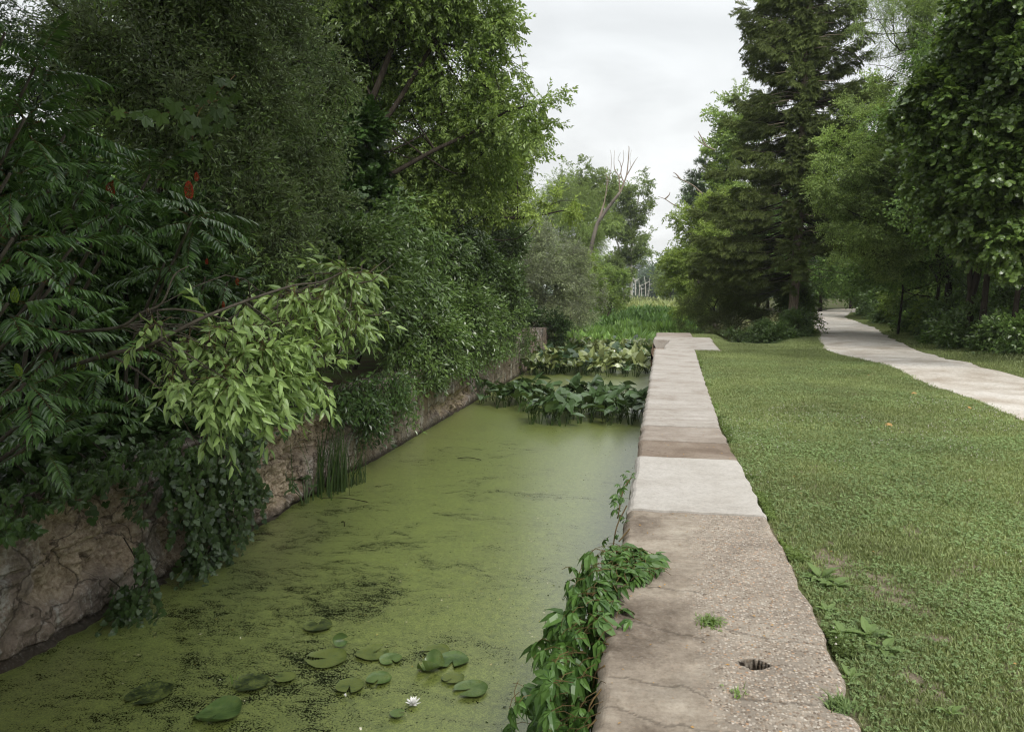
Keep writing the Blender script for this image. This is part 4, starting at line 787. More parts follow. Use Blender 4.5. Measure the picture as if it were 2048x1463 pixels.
# ------------------------------------------------------------------ trees and shrubs, left bank
GL, GRr = 'trees on the left bank', 'trees of the wood on the right'
hz = lambda x, y: float(hgt(x, y))
def bs(x, y): return (x, y, hz(x, y))
tree('broadleaf_tree', 'large dark grey green small leaved tree over the sumacs', 'tree', bs(-7.4, 10.2),
     [BX(*b) for b in ((250, 110, 120, -6.9), (390, 50, 130, -6.8), (510, 30, 110, -6.6), (600, 140, 95, -6.4), (480, 200, 120, -6.2), (330, 240, 120, -6.4), (590, 280, 100, -6.0), (570, 380, 105, -5.8), (430, 340, 110, -5.9), (650, 400, 55, -5.8), (690, 470, 50, -5.5), (500, 480, 120, -5.6), (610, 540, 90, -5.3), (560, 620, 70, -5.1), (380, -60, 130, -7))],
     'olive', 6800, ML['olive'], BK['dark'], tr=.14, sc=1.2, lobes=38, lobe_r=(.16, .3), trunks=[[bs(-7.4, 10.2), (-7.3, 10.0, 2), (-7.0, 9.7, 4.2), (-6.8, 9.6, 7)], [bs(-7.2, 10.4), (-6.9, 10.6, 2), (-6.5, 10.8, 4), (-6.4, 10.8, 5.5)]])
tree('broadleaf_tree', 'thin airy tree against the sky at the top left corner', 'tree', bs(-11, 9), [BX(*b) for b in ((60, 40, 70, -10), (170, 70, 70, -10), (120, 170, 80, -10), (220, 200, 70, -9.5), (200, 20, 60, -10), (20, 150, 60, -10), (60, 280, 80, -9.5))],
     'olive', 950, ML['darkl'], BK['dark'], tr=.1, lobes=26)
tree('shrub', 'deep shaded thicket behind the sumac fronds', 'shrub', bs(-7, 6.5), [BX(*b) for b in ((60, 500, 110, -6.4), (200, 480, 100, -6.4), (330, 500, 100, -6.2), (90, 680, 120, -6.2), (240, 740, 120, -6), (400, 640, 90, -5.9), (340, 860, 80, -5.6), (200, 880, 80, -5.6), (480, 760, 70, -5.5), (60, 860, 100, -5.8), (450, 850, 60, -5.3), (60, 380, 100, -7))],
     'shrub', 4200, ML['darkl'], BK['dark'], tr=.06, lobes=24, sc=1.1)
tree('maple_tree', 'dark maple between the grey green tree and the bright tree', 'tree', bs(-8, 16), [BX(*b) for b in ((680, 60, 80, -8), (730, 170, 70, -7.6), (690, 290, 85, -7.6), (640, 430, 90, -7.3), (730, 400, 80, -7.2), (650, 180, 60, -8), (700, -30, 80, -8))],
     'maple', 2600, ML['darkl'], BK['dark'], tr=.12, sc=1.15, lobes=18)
# the big bright ash-like tree with its visible limbs
Tr = [[atY(690, 640, 17.8), atY(703, 420, 17.6), atY(716, 300, 17.5), atY(735, 225, 17.5), atY(775, 120, 17.5), atY(800, 40, 17.5), atY(815, -70, 17.5)],
      [atY(712, 325, 17.5), atY(745, 275, 17.6), atY(795, 205, 17.7), atY(850, 115, 17.9), atY(900, 40, 18), atY(950, -50, 18)],
      [atY(866, 78, 17.8), atY(800, 45, 17.2), atY(740, 10, 17), atY(700, -40, 17)],
      [atY(780, 350, 17.6), atY(870, 300, 18), atY(950, 262, 18.4), atY(1010, 225, 18.6), atY(1085, 205, 18.8)],
      [atY(866, 78, 17.8), atY(905, 92, 18.2), atY(960, 90, 18.5), atY(1010, 60, 18.6)],
      [atY(925, 340, 19), atY(960, 310, 19), atY(985, 290, 19), atY(1010, 270, 19)],
      [atY(716, 300, 17.5), atY(690, 200, 18.0), atY(670, 60, 18.5), atY(660, -60, 18.5)]]
root = empty('ash_tree', atY(690, 640, 17.8), 'tall bright green tree with drooping leaflets and dark forked limbs', 'tree', None)
bl = [B(*b) for b in ((730, -30, 110, 17.5), (840, -20, 110, 18), (950, 10, 90, 18.3), (1010, 60, 45, 18.6), (690, 130, 90, 18.5), (800, 130, 80, 18.6), (910, 150, 80, 18.6), (990, 130, 45, 18.7), (1000, 230, 70, 18.8), (1075, 200, 55, 18.8), (1110, 190, 30, 18.8), (1085, 260, 45, 18.8), (860, 250, 90, 19.2), (960, 300, 80, 19.4), (1040, 310, 50, 19.4), (760, 310, 90, 19), (870, 380, 80, 19.4), (800, 440, 80, 19), (720, 470, 70, 18.6), (960, 370, 55, 20))]
g, lc = crown(bl, 'walnut', 7800, 1.1, lobes=30, shell=(.3, 1), grav=.12, lobe_r=(.2, .36), flat=.6)
part('crown', g, [ML['ash'], BK['dark']], root)
gs = [limbs(curve(t, 4), np.linspace(r0, r0 * .3, len(curve(t, 4))), lc[rng.permutation(len(lc))[:(9 if i in (1, 3) else 6)]] if i not in (5,) else [], sub=2) for i, (t, r0) in enumerate(zip(Tr, (.13, .085, .05, .06, .035, .05, .06)))]
part('trunk', cat(gs), BK['dark'], root, True)
tree('sumac_tree', 'yellow green feathery tree reaching a bare limb over the silvery bush', 'tree', atY(935, 560, 26), [B(*b) for b in ((960, 210, 55, 27), (930, 300, 60, 27), (1000, 330, 60, 26), (950, 400, 55, 26), (1010, 395, 45, 26), (1075, 415, 38, 25.5), (1130, 405, 32, 25.5), (1030, 260, 50, 27), (880, 430, 60, 26), (1150, 425, 16, 25.5))],
     'walnut', 3600, ML['bright'], BK['dark'], sc=1.15, lobes=16, tr=.08, trunks=[[atY(925, 600, 26), atY(940, 500, 26), atY(952, 435, 26), atY(985, 350, 26.5), atY(1000, 280, 27)], [atY(952, 436, 26), atY(1000, 436, 25.8), atY(1060, 434, 25.6), atY(1130, 420, 25.5)]])
tree('shrub', 'mid green shrub with drooping leaves behind the tip of the cherry branch', 'shrub', bs(-6.2, 11.2), [BX(*b) for b in ((700, 530, 70, -5.6), (640, 600, 65, -5.3), (725, 600, 50, -5.4), (675, 660, 38, -5.2), (765, 570, 55, -5.6), (740, 470, 50, -5.9))],
     'hang', 1500, ML['shrub'], BK['dark'], sc=1.4, lobes=26, tr=.06, lobe_r=(.18, .34))
tree('shrub', 'tall dark leafy shrub right of the drooping mid green shrub', 'shrub', bs(-6.6, 15), [BX(*b) for b in ((800, 470, 70, -6.1), (860, 530, 70, -5.9), (840, 600, 55, -5.5), (900, 470, 60, -6.1), (790, 650, 36, -5.35), (850, 420, 60, -6.6), (790, 560, 60, -5.7))],
     'cherry', 1500, ML['shrub'], BK['dark'], sc=1.35, lobes=26, tr=.06, lobe_r=(.18, .34), grav=.35)
tree('shrub', 'lighter green shrub drooping over the pale streaked part of the old wall', 'shrub', bs(-5.6, 17), [BX(*b) for b in ((850, 665, 48, -5.0), (905, 625, 52, -5.1), (955, 655, 36, -5.0), (880, 700, 28, -4.85), (990, 635, 28, -5.05), (815, 712, 30, -4.9), (930, 690, 22, -4.85))],
     'hang', 1500, ML['shrub2'], BK['dark'], sc=1.35, lobes=18, tr=.04)
tree('shrub', 'dark tangled shrub between the drooping shrub and the silvery bush', 'shrub', bs(-6.2, 22), [BX(*b) for b in ((930, 520, 60, -6), (985, 570, 55, -5.6), (1020, 615, 42, -5.3), (940, 590, 50, -5.6), (1030, 670, 30, -5.2), (880, 600, 55, -5.7), (1000, 480, 50, -6.4))],
     'shrub', 2200, ML['shrub'], BK['dark'], sc=1.25, lobes=24, tr=.05)
tree('silver_bush', 'big rounded silvery green bush at the end of the old wall', 'bush', (-5.6, 32, -.6), [B(*b) for b in ((1000, 500, 50, 33), (1060, 480, 55, 32.5), (1120, 510, 55, 32), (1100, 570, 62, 31.5), (1160, 570, 45, 32), (1190, 600, 28, 32), (1040, 560, 62, 31.5), (1150, 620, 45, 31.5), (1080, 630, 50, 31.3), (1020, 450, 40, 33), (1195, 560, 20, 32))],
     'olive', 5200, ML['silver'], BK['grey'], sc=1.15, lobes=30, tr=.07, lobe_r=(.18, .32))
tree('shrub', 'dark hanging shrub under the silvery bush at the wall end', 'shrub', (-5.4, 29.5, -.3), [B(*b) for b in ((1060, 650, 38, 29.5), (1030, 625, 40, 29.5), (1110, 660, 35, 30), (1000, 640, 35, 28))], 'shrub', 1200, ML['darkl'], BK['dark'], sc=.9, tr=.04)
# cherry branch lit over the water
root = empty('cherry_tree', atX(120, 760, -5.2), 'bright green branch with long drooping leaves reaching over the canal', 'tree')
cl_ = [[(100, 745, -4.6), (219, 708, -3.7), (281, 697, -3.4), (324, 678, -3.2), (402, 637, -3.0), (488, 603, -2.85), (586, 571, -2.75), (645, 563, -2.7), (703, 536, -2.65), (735, 540, -2.65)],
       [(120, 665, -4.4), (234, 655, -3.6), (281, 626, -3.4), (324, 606, -3.25), (348, 551, -3.15), (377, 532, -3.1)], [(281, 626, -3.4), (350, 618, -3.2), (430, 632, -3), (500, 660, -2.9), (590, 700, -2.8)],
       [(324, 678, -3.2), (380, 720, -3.1), (440, 750, -3.0), (500, 800, -2.95)], [(488, 603, -2.85), (540, 640, -2.8), (600, 690, -2.75), (640, 740, -2.75)], [(219, 708, -3.7), (300, 760, -3.4), (360, 830, -3.2), (410, 920, -3.15)], [(440, 750, -3.0), (500, 850, -3.0), (545, 890, -3)]]
cl_ = [np.array([atX(*q) for q in c_]) for c_ in cl_]
g, lc = crown([BX(*b) for b in ((735, 545, 22, -2.62), (690, 560, 32, -2.65), (715, 610, 26, -2.65), (640, 590, 30, -2.7), (665, 640, 26, -2.7), (580, 590, 28, -2.75), (500, 600, 24, -2.85), (560, 660, 36, -2.8), (600, 710, 34, -2.75), (620, 760, 20, -2.75), (500, 700, 42, -2.85), (430, 670, 32, -3), (540, 780, 30, -2.85), (450, 760, 42, -2.95), (370, 690, 28, -3.2), (420, 810, 28, -3), (340, 760, 26, -3.2), (310, 640, 18, -3.3))], 'cherry', 235, 1.0, lobes=9, shell=(.1, 1), grav=.55, out=.7, lobe_r=(.18, .36))
part('leaves', g, [ML['cherry'], BK['twig']], root)
part('branch', cat([limbs(curve(c_, 4), np.linspace(r0, r0 * .25, len(curve(c_, 4))), lc[rng.permutation(len(lc))[:14]], r0=.35, sub=1) for c_, r0 in zip(cl_, (.017, .013, .009, .007, .007, .009, .006))]), BK['grey'], root, True)
# sumacs
m, N, L = newmat('sumac_fruit'); g = geo(N); n_ = nz(N, L, 90, 3, .6, g.outputs['Position']); bsdf(N, L, ramp(N, L, n_, [(.35, (.10, .015, .01)), (.6, (.5, .07, .035)), (.8, (.62, .16, .07))]), .9, .1); MFR = m
m, N, L = newmat('sumac_bud'); bsdf(N, L, (.16, .24, .035), .8, .1); MBUD = m
def cone(p, s_, bud=False):
    gs = []; n = 130; s_ = s_ * 1.2
    for k in range(n):
        t = k / n; a = k * 2.4; r = .23 * s_ * math.sin(math.pi * min(1, t * .85 + .13)) ** .7; c0 = np.array([r * math.cos(a), r * math.sin(a), t * s_]) + rng.normal(0, .012 * s_, 3); gs.append(xf(fb, None, .05 * s_ * rng.uniform(.8, 1.3), c0))
    return xf(cat(gs), rot((1, .4, 0), rng.normal(0, .2)), 1, p)
def sumac(label, tips, cones, base):
    root = empty('sumac_shrub', base, label, 'shrub', 'sumac shrubs on the left bank'); fr, st = [], []
    for (px, py, X, nf, s_) in tips:
        tp = atX(px, py, X); b0 = np.array(base); md = b0 * .4 + tp * .6 + [-.3, 0, -.25]; st.append(tube(curve([b0, md, tp - [0, 0, .02]], 6), np.linspace(.024, .011, 13), 6))
        a = rng.uniform(0, 6.28) + np.arange(nf) * 2.4; el_ = rng.uniform(-.25, .75, nf); el_[: nf // 3] = rng.uniform(-.5, .1, nf // 3)
        D = np.stack([np.cos(a) * np.cos(el_), np.sin(a) * np.cos(el_), np.sin(el_)], -1); P = tp + D * .06 - np.outer(np.linspace(.16, 0, nf), [0, 0, 1])
        fr.append(inst_mix(SP['sumac'], P, frames(D, roll=.15), rng.uniform(.85, 1.15, nf) * s_))
    part('fronds', cat(fr), [ML['sumac'], BK['rachis']], root); part('stem', cat(st), BK['grey'], root, True)
    for (px, py, X, s_, bud) in cones: part('seed_head' if bud else 'fruit_cone', cone(atX(px, py, X), s_), MBUD if bud else MFR, root)
sumac('sumac with the tallest red fruit cone standing in a star of fronds', [(388, 425, -4.2, 15, 1.0), (330, 520, -4.6, 9, .9)], [(378, 397, -4.2, .13, False), (393, 362, -4.35, .07, False)], (-5.5, 6.9, -.1))
sumac('shaded sumac with a dark red fruit cone left of the tallest cone', [(225, 405, -4.7, 12, .95), (300, 345, -4.7, 9, .95), (180, 330, -4.8, 9, .9)], [(222, 392, -4.6, .12, False)], (-5.9, 5.8, -.1))
sumac('sumac whose fronds fill the top left corner', [(50, 230, -4.8, 13, 1.0), (140, 250, -4.9, 12, .95), (70, 130, -5.2, 11, .95), (20, 340, -4.6, 12, .9), (120, 340, -4.7, 11, .9), (10, 60, -5.3, 8, .9)], [(228, 310, -4.7, .1, True)], (-6.2, 4.6, -.1))
sumac('sumac with fronds spreading from the left frame edge at mid height', [(25, 470, -4.3, 13, .9), (110, 560, -4.4, 12, .85), (160, 470, -4.7, 10, .85), (15, 600, -4.1, 10, .85)], [(85, 548, -4.3, .08, True)], (-5.7, 4.4, -.1))
sumac('low sumac with pale green seed heads left of the cherry branch', [(120, 660, -4.2, 12, .8), (50, 760, -4.1, 11, .8), (200, 700, -4.2, 10, .75), (160, 790, -4.2, 9, .75), (90, 860, -4.3, 8, .7)], [(162, 745, -4.1, .09, True), (30, 605, -4.0, .08, True), (40, 750, -4.0, .07, True)], (-5.5, 4.4, -.1))
sumac('small sumac half hidden behind the cherry branch, with little red cones', [(410, 550, -4.6, 9, .8), (455, 560, -4.5, 8, .7), (440, 700, -4.7, 8, .8)], [(413, 528, -4.5, .05, False), (475, 570, -4.4, .06, False), (447, 615, -4.3, .05, False), (440, 672, -4.3, .06, False)], (-5.4, 8.2, -.1))
# grape vine
root = empty('grape_vine', atX(430, 250, -5.3), 'grapevine with big pale jagged leaves draped on the dark tree', 'vine'); gs = []
vp = [(238, 228), (270, 232), (290, 240), (322, 236), (350, 213), (365, 232), (372, 262), (392, 242), (410, 243), (432, 228), (450, 222), (447, 205), (420, 195), (440, 165), (462, 170), (425, 180), (405, 205), (395, 255), (388, 292), (415, 262), (435, 258), (415, 292), (385, 312), (330, 205), (455, 240), (380, 222), (300, 228), (470, 195)]
for (px, py) in vp: gs.append(xf(lobed(.16, 5, .4), frames([[rng.normal(.2, .3), -.25 + rng.normal(0, .25), -.9]], (.55, -.75, .35), .25)[0], rng.uniform(.5, .85), atX(px, py - 8, -5.25)))
part('leaves', cat(gs), ML['grape'], root); part('stem', cat([tube(curve([atX(a, b_, -5.35) for a, b_ in ((470, 150), (430, 190), (400, 220), (385, 270), (390, 310))], 5), .008, 5), tube(curve([atX(a, b_, -5.35) for a, b_ in ((440, 200), (370, 218), (300, 230), (230, 222))], 5), .007, 5)]), BK['twig'], root, True)
# vines on the wall face
def wallvine(label, cols, kind, n, sc, mat, spread=.18):
    P, D = [], []
    for _ in range(n):
        y0, y1, zb, zt = cols[rng.integers(len(cols))]; t = rng.random() ** .7; P.append([-4.62 + abs(rng.normal(0, .1)), rng.uniform(y0, y1) + rng.normal(0, .05) * t, zt + (zb - zt) * t]); D.append([rng.normal(.35, .3), rng.normal(-.1, .4), -.8])
    root = empty('wall_vine', (-4.7, cols[0][0], 0), label, 'vine', 'vines hanging down the old wall'); part('leaves', sprays_on(P, D, kind, rng.uniform(.8, 1.2, n) * sc, .3, (1, -.5, .5)), [mat, BK['dark']], root)
    part('stem', cat([tube(curve([[-4.7, (a + b_) / 2, zt], [-4.66, (a + b_) / 2 + .1, (zb + zt) / 2], [-4.64, (a + b_) / 2, zb]], 4), .006, 5) for a, b_, zb, zt in cols]), BK['dark'], root, True)
wallvine('ivy like vine trailing almost to the water beside the tan stone', [(6.9, 7.5, -.9, .2), (7.3, 7.7, -.6, .25), (6.8, 7.0, -1.1, .1)], 'ivy', 200, .85, ML['ivy'])
wallvine('vine with a long strand dipping to the duckweed under the cherry branch', [(6.2, 6.7, -.6, .25), (6.4, 6.55, -1.15, 0), (6.1, 6.4, -.35, .2)], 'ivy', 120, .85, ML['ivy'])
wallvine('shaded vine high on the wall at the far left', [(4.2, 5.0, .0, .35), (5.0, 5.4, .05, .3), (5.6, 5.8, -.4, .3)], 'palm', 80, .6, ML['ivy'])
wallvine('leafy strip growing low in the wall crack at the left', [(5.6, 5.8, -1.15, -.6), (5.4, 5.6, -1.2, -.9)], 'ivy', 60, .75, ML['ivy'])
wallvine('dark leafy curtain hanging over the middle of the old wall', [(9.7, 10.8, .1, .4), (10.6, 11.4, -.1, .35), (11.4, 12.3, -.1, .35), (10.9, 11.2, -.4, 0)], 'hang', 170, 1.0, ML['darkl'])
wallvine('narrow leafy strand hanging before the white streak of the wall', [(12.6, 13.0, -.5, .25), (12.4, 12.9, -.2, .3)], 'hang', 50, .9, ML['shrub'])
wallvine('leafy fringe over the far part of the old wall', [(13.8, 15.2, .05, .35), (15.2, 18.5, .0, .35), (18.5, 22.5, .0, .4), (22, 27, -.2, .5)], 'hang', 260, 1.0, ML['shrub'])
tree('broadleaf_tree', 'unseen tree beside the camera, its crown extended to shade the near left bank', 'tree', bs(-6.6, -2.2), [((-4.6, -1.6, 6.2), 2.6), ((-5.6, .2, 7.0), 2.4), ((-3.4, -2.8, 7.4), 2.4), ((-6.8, -1, 5.0), 2.2), ((-5, -3.2, 5.0), 2.4), ((-3.0, -.8, 8.4), 2.0), ((-6.6, 2.0, 7.6), 2.0), ((-8, 1.5, 5.5), 2.4), ((-6.9, 4.4, 5.6), 1.5), ((-6, 3, 6.6), 1.6), ((-5, 2.0, 6.2), 1.6), ((-4, 1.2, 6.8), 1.5), ((-2.6, -.6, 6.4), 1.6), ((-1.5, -2.2, 6.2), 1.6), ((-.9, -1.2, 5.4), 1.1), ((-.6, -3.4, 6.9), 1.6), ((-2.9, -2.2, 5.4), 1.5), ((-2.0, -.9, 5.0), 1.0), ((-7.6, 5.6, 6.8), 1.6), ((-3.2, 2.4, 6.2), 1.5), ((-4.6, 4.0, 6.6), 1.5), ((-2.9, .6, 5.8), 1.4), ((-5.6, 6.2, 7.6), 1.5), ((-3.4, 4.2, 7.4), 1.3), ((-6.2, 3.6, 8), 1.6)],
     'elm', 14000, ML['ash'], BK['dark'], tr=.2, sc=2.1, lobes=30)  # out of view; crown lobes spread overhead to block sun from the near water
wallvine('dark leafy mat lying over the top of the near wall under the sumacs', [(3.2, 4.6, -.1, .3), (4.6, 6.2, .05, .32), (6.2, 7.6, -.1, .35), (7.6, 9.4, .08, .35)], 'palm', 380, .75, ML['darkl'], spread=.3)
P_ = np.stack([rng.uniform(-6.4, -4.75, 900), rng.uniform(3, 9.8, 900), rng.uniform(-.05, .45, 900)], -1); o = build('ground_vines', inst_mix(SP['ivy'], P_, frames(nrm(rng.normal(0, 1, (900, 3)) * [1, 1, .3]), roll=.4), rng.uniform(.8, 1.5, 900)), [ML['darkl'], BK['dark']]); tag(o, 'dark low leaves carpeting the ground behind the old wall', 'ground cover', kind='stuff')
tree('broadleaf_tree', 'unseen tall tree overhead, added so its canopy shades the near water and the old wall', 'tree', bs(-8.5, 3.5), [((-3.6, 6.4, 8.2), 1.6), ((-5.4, 7.6, 8.8), 1.7), ((-2.6, 4.2, 7.6), 1.5), ((-4.6, 5.0, 7.8), 1.6), ((-3.0, 2.2, 7.8), 1.6), ((-1.9, .6, 7.4), 1.3), ((-6.8, 6.2, 8.4), 1.8), ((-5.8, 2.4, 8.6), 1.8), ((-1.8, 2.6, 8.2), 1.3), ((-4, 8.4, 9.6), 1.6), ((-7.4, 4.4, 9.4), 1.9)],
     'elm', 7000, ML['darkl'], BK['dark'], tr=.22, sc=2.4, lobes=26, trunks=[[bs(-8.5, 3.5), (-8.3, 3.6, 3), (-7.6, 3.8, 6), (-5.5, 4.2, 8)]])  # out-of-view canopy added to darken the near water and old wall
# background trees of the left bank
for (x, y, h_, r_, lab, lf) in ((-13, 12, 5.2, 3.0, 'dark tree deep behind the sumacs', 'wood_in'), (-15, 19, 9, 3.5, 'dark tree behind the grey green tree', 'wood_in'), (-12, 23, 9.5, 3.2, 'tree in shade behind the tall bright tree', 'darkl'),
                                (-12.5, 31, 11, 3.6, 'green tree behind the yellow green feathery tree', 'ash'), (-11, 40, 10.5, 3.4, 'farther green tree behind the silvery bush', 'ash'), (-17, 9, 4.6, 3, 'low dark tree at the left frame edge', 'wood_in')):
    tree('broadleaf_tree', lab, 'tree', bs(x, y), [((x + rng.normal(0, r_ * .4), y + rng.normal(0, r_ * .4), h_ * q), [r_ * (1.1 - abs(q - .55)), r_ * (1.1 - abs(q - .55)), h_ * .17]) for q in (.15, .3, .45, .6, .75, .9)], 'elm', 2300, ML[lf], BK['dark'], tr=.16, sc=2.0, group=None, lobes=12, nl=20)
# far left trees round the dead tree
tree('willow_tree', 'grey green wispy tree left of the dead tree', 'tree', atY(1110, 585, 62), [B(*b) for b in ((1090, 430, 45, 62), (1130, 410, 45, 62), (1160, 450, 45, 62), (1100, 500, 50, 62), (1150, 520, 50, 62), (1050, 420, 35, 62), (1170, 400, 30, 62))], 'willow', 3000, ML['willow'], BK['grey'], tr=.16, sc=2.0)
tree('broadleaf_tree', 'slender tree whose two leafy tips poke up left of the dead tree', 'tree', atY(1150, 590, 75), [B(*b) for b in ((1145, 370, 28, 75), (1150, 330, 12, 75), (1180, 340, 14, 75), (1172, 325, 10, 75), (1125, 345, 10, 75), (1127, 330, 7, 75), (1185, 390, 35, 75), (1210, 370, 30, 75), (1130, 400, 30, 75), (1200, 440, 40, 75), (1165, 365, 14, 75))], 'far', 1500, ML['far'], BK['grey'], tr=.18, sc=.8, lobes=10)
tree('sycamore_tree', 'pale green open tree right of the dead tree at the sky gap', 'tree', atY(1255, 592, 85), [B(*b) for b in ((1285, 370, 18, 85), (1300, 395, 14, 85), (1270, 400, 26, 85), (1255, 440, 30, 85), (1295, 425, 16, 85), (1240, 390, 26, 85), (1262, 490, 32, 85), (1230, 450, 30, 85), (1300, 465, 14, 85), (1310, 408, 7, 85), (1240, 530, 36, 85), (1280, 350, 10, 85), (1285, 510, 16, 85), (1215, 400, 22, 85))], 'far', 2300, ML['far'], BK['pale'], tr=.2, sc=.75, lobes=10,
     trunks=[[atY(1262, 596, 85), atY(1262, 520, 85), atY(1268, 450, 85), atY(1280, 380, 85)], [atY(1250, 596, 85), atY(1245, 520, 85), atY(1225, 460, 85)]], nl=30)
tree('shrub', 'yellow green bush low behind the silvery bush', 'shrub', atY(1175, 600, 50), [B(*b) for b in ((1165, 520, 22, 50), (1190, 545, 28, 50), (1170, 570, 30, 50))], 'far', 420, ML['bright'], BK['grey'], tr=.05, sc=.45)
tree('shrub', 'rounded dark green bush at the far left edge of the marsh', 'shrub', atY(1235, 612, 58), [B(*b) for b in ((1225, 560, 30, 58), (1245, 580, 24, 58), (1215, 595, 28, 58), (1250, 600, 16, 58), (1200, 530, 30, 58))], 'far', 900, ML['ash'], BK['grey'], tr=.05, sc=.45)
tree('shrub', 'green shrub spilling from the left bank onto the marsh', 'shrub', atY(1215, 625, 44), [B(*b) for b in ((1205, 600, 26, 44), (1225, 610, 16, 44), (1190, 575, 30, 45), (1235, 618, 9, 44))], 'elm', 700, ML['ash'], BK['grey'], tr=.05, sc=1.3)
# dead tree
root = empty('dead_tree', atY(1165, 590, 60), 'leaning dead tree with a split orange trunk and bare branches against the sky', 'tree'); dt = lambda pts, r0, r1: tube(curve([atY(a, b_, 60) for a, b_ in pts], 4), np.linspace(r0, r1, (len(pts) - 1) * 4 + 1 if len(pts) > 2 else 4) * .5, 7, 0)
gs = [dt(((1165, 590), (1175, 530), (1192, 455), (1203, 435), (1222, 408), (1240, 385)), .36, .22), dt(((1240, 385), (1247, 368), (1254, 345), (1258, 300), (1257, 292)), .16, .03), dt(((1254, 350), (1268, 325), (1276, 314)), .09, .02), dt(((1248, 365), (1242, 350), (1243, 335), (1247, 320), (1247, 300)), .1, .02),
      dt(((1239, 385), (1238, 355), (1230, 340), (1228, 325), (1229, 300)), .11, .02), dt(((1238, 352), (1243, 340), (1240, 325), (1236, 318), (1241, 305)), .07, .02), dt(((1198, 445), (1205, 420), (1213, 380), (1214, 350)), .14, .05), dt(((1214, 372), (1221, 345), (1223, 320), (1221, 300)), .05, .02), dt(((1190, 470), (1200, 430), (1208, 405)), .16, .06), dt(((1262, 335), (1260, 315), (1263, 300)), .03, .015), dt(((1214, 360), (1210, 345), (1212, 335)), .03, .01)]
part('trunk', cat(gs[:1]), barkmat('split_wood', (.09, .08, .068), (.24, .21, .175), 3), root, True); part('branches', cat(gs[1:]), BK['dead'], root, True)
# far snags, wooded ridge
for i, (px, y0, y1, r_) in enumerate(((1278, 592, 560, .14), (1283, 592, 570, .12), (1291, 592, 552, .16), (1297, 592, 556, .12), (1262, 590, 540, .2), (1294, 592, 575, .1), (1271, 590, 545, .17))):
    a, b_ = atY(px, y0, 150), atY(px + rng.normal(0, 2), y1, 150); o = build('dead_snag', cat([tube([a - a, (b_ - a) * .5 + [.15, 0, 0], b_ - a], [r_ * .7, r_ * .5, r_ * .2], 6), tube([(b_ - a) * .6, (b_ - a) * .75 + [1.0, 0, 0]], [r_ * .7, r_ * .2], 5)]), BK['pale'], smooth=True); o.location = a; tag(o, 'pale dead trunk standing in the far marsh', 'dead tree', 'dead trunks in the far marsh')
tree('broadleaf_tree', 'hazy rounded tree in the far gap, nearest the right bank trees', 'tree', atY(1340, 595, 150), [B(*b) for b in ((1340, 550, 28, 150), (1320, 560, 18, 150), (1360, 530, 30, 150), (1345, 575, 22, 150))], 'far', 1300, ML['far'], BK['grey'], sc=1.6)
tree('broadleaf_tree', 'hazy grey green tree in the middle of the far gap', 'tree', atY(1295, 595, 190), [B(*b) for b in ((1300, 570, 20, 190), (1320, 545, 18, 190), (1285, 580, 16, 190), (1325, 578, 16, 190))], 'far', 900, ML['haze_blue'], BK['grey'], sc=2.0)
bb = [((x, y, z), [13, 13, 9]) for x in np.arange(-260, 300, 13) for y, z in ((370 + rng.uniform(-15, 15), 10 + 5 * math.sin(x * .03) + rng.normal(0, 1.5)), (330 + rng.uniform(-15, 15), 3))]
g, _ = crown(bb, 'far', 9000, 6.0, lobes=5); o = build('far_woods', g, [ML['haze_blue'], BK['grey']]); tag(o, 'wooded ridge tinted haze blue closing the view far away', 'woods', kind='stuff')
bb = [((s_ * (22 + .12 * y + rng.uniform(0, 14)) - 6 * (s_ < 0), y, rng.uniform(3, 9)), [7, 7, 5]) for y in np.arange(60, 300, 8) for s_ in (-1, 1) for _ in range(2)]
g, _ = crown(bb, 'far', 9000, 3.0, lobes=5); o = build('valley_woods', g, [ML['far'], BK['grey']]); tag(o, 'distant woods flanking the marsh', 'woods', kind='stuff')

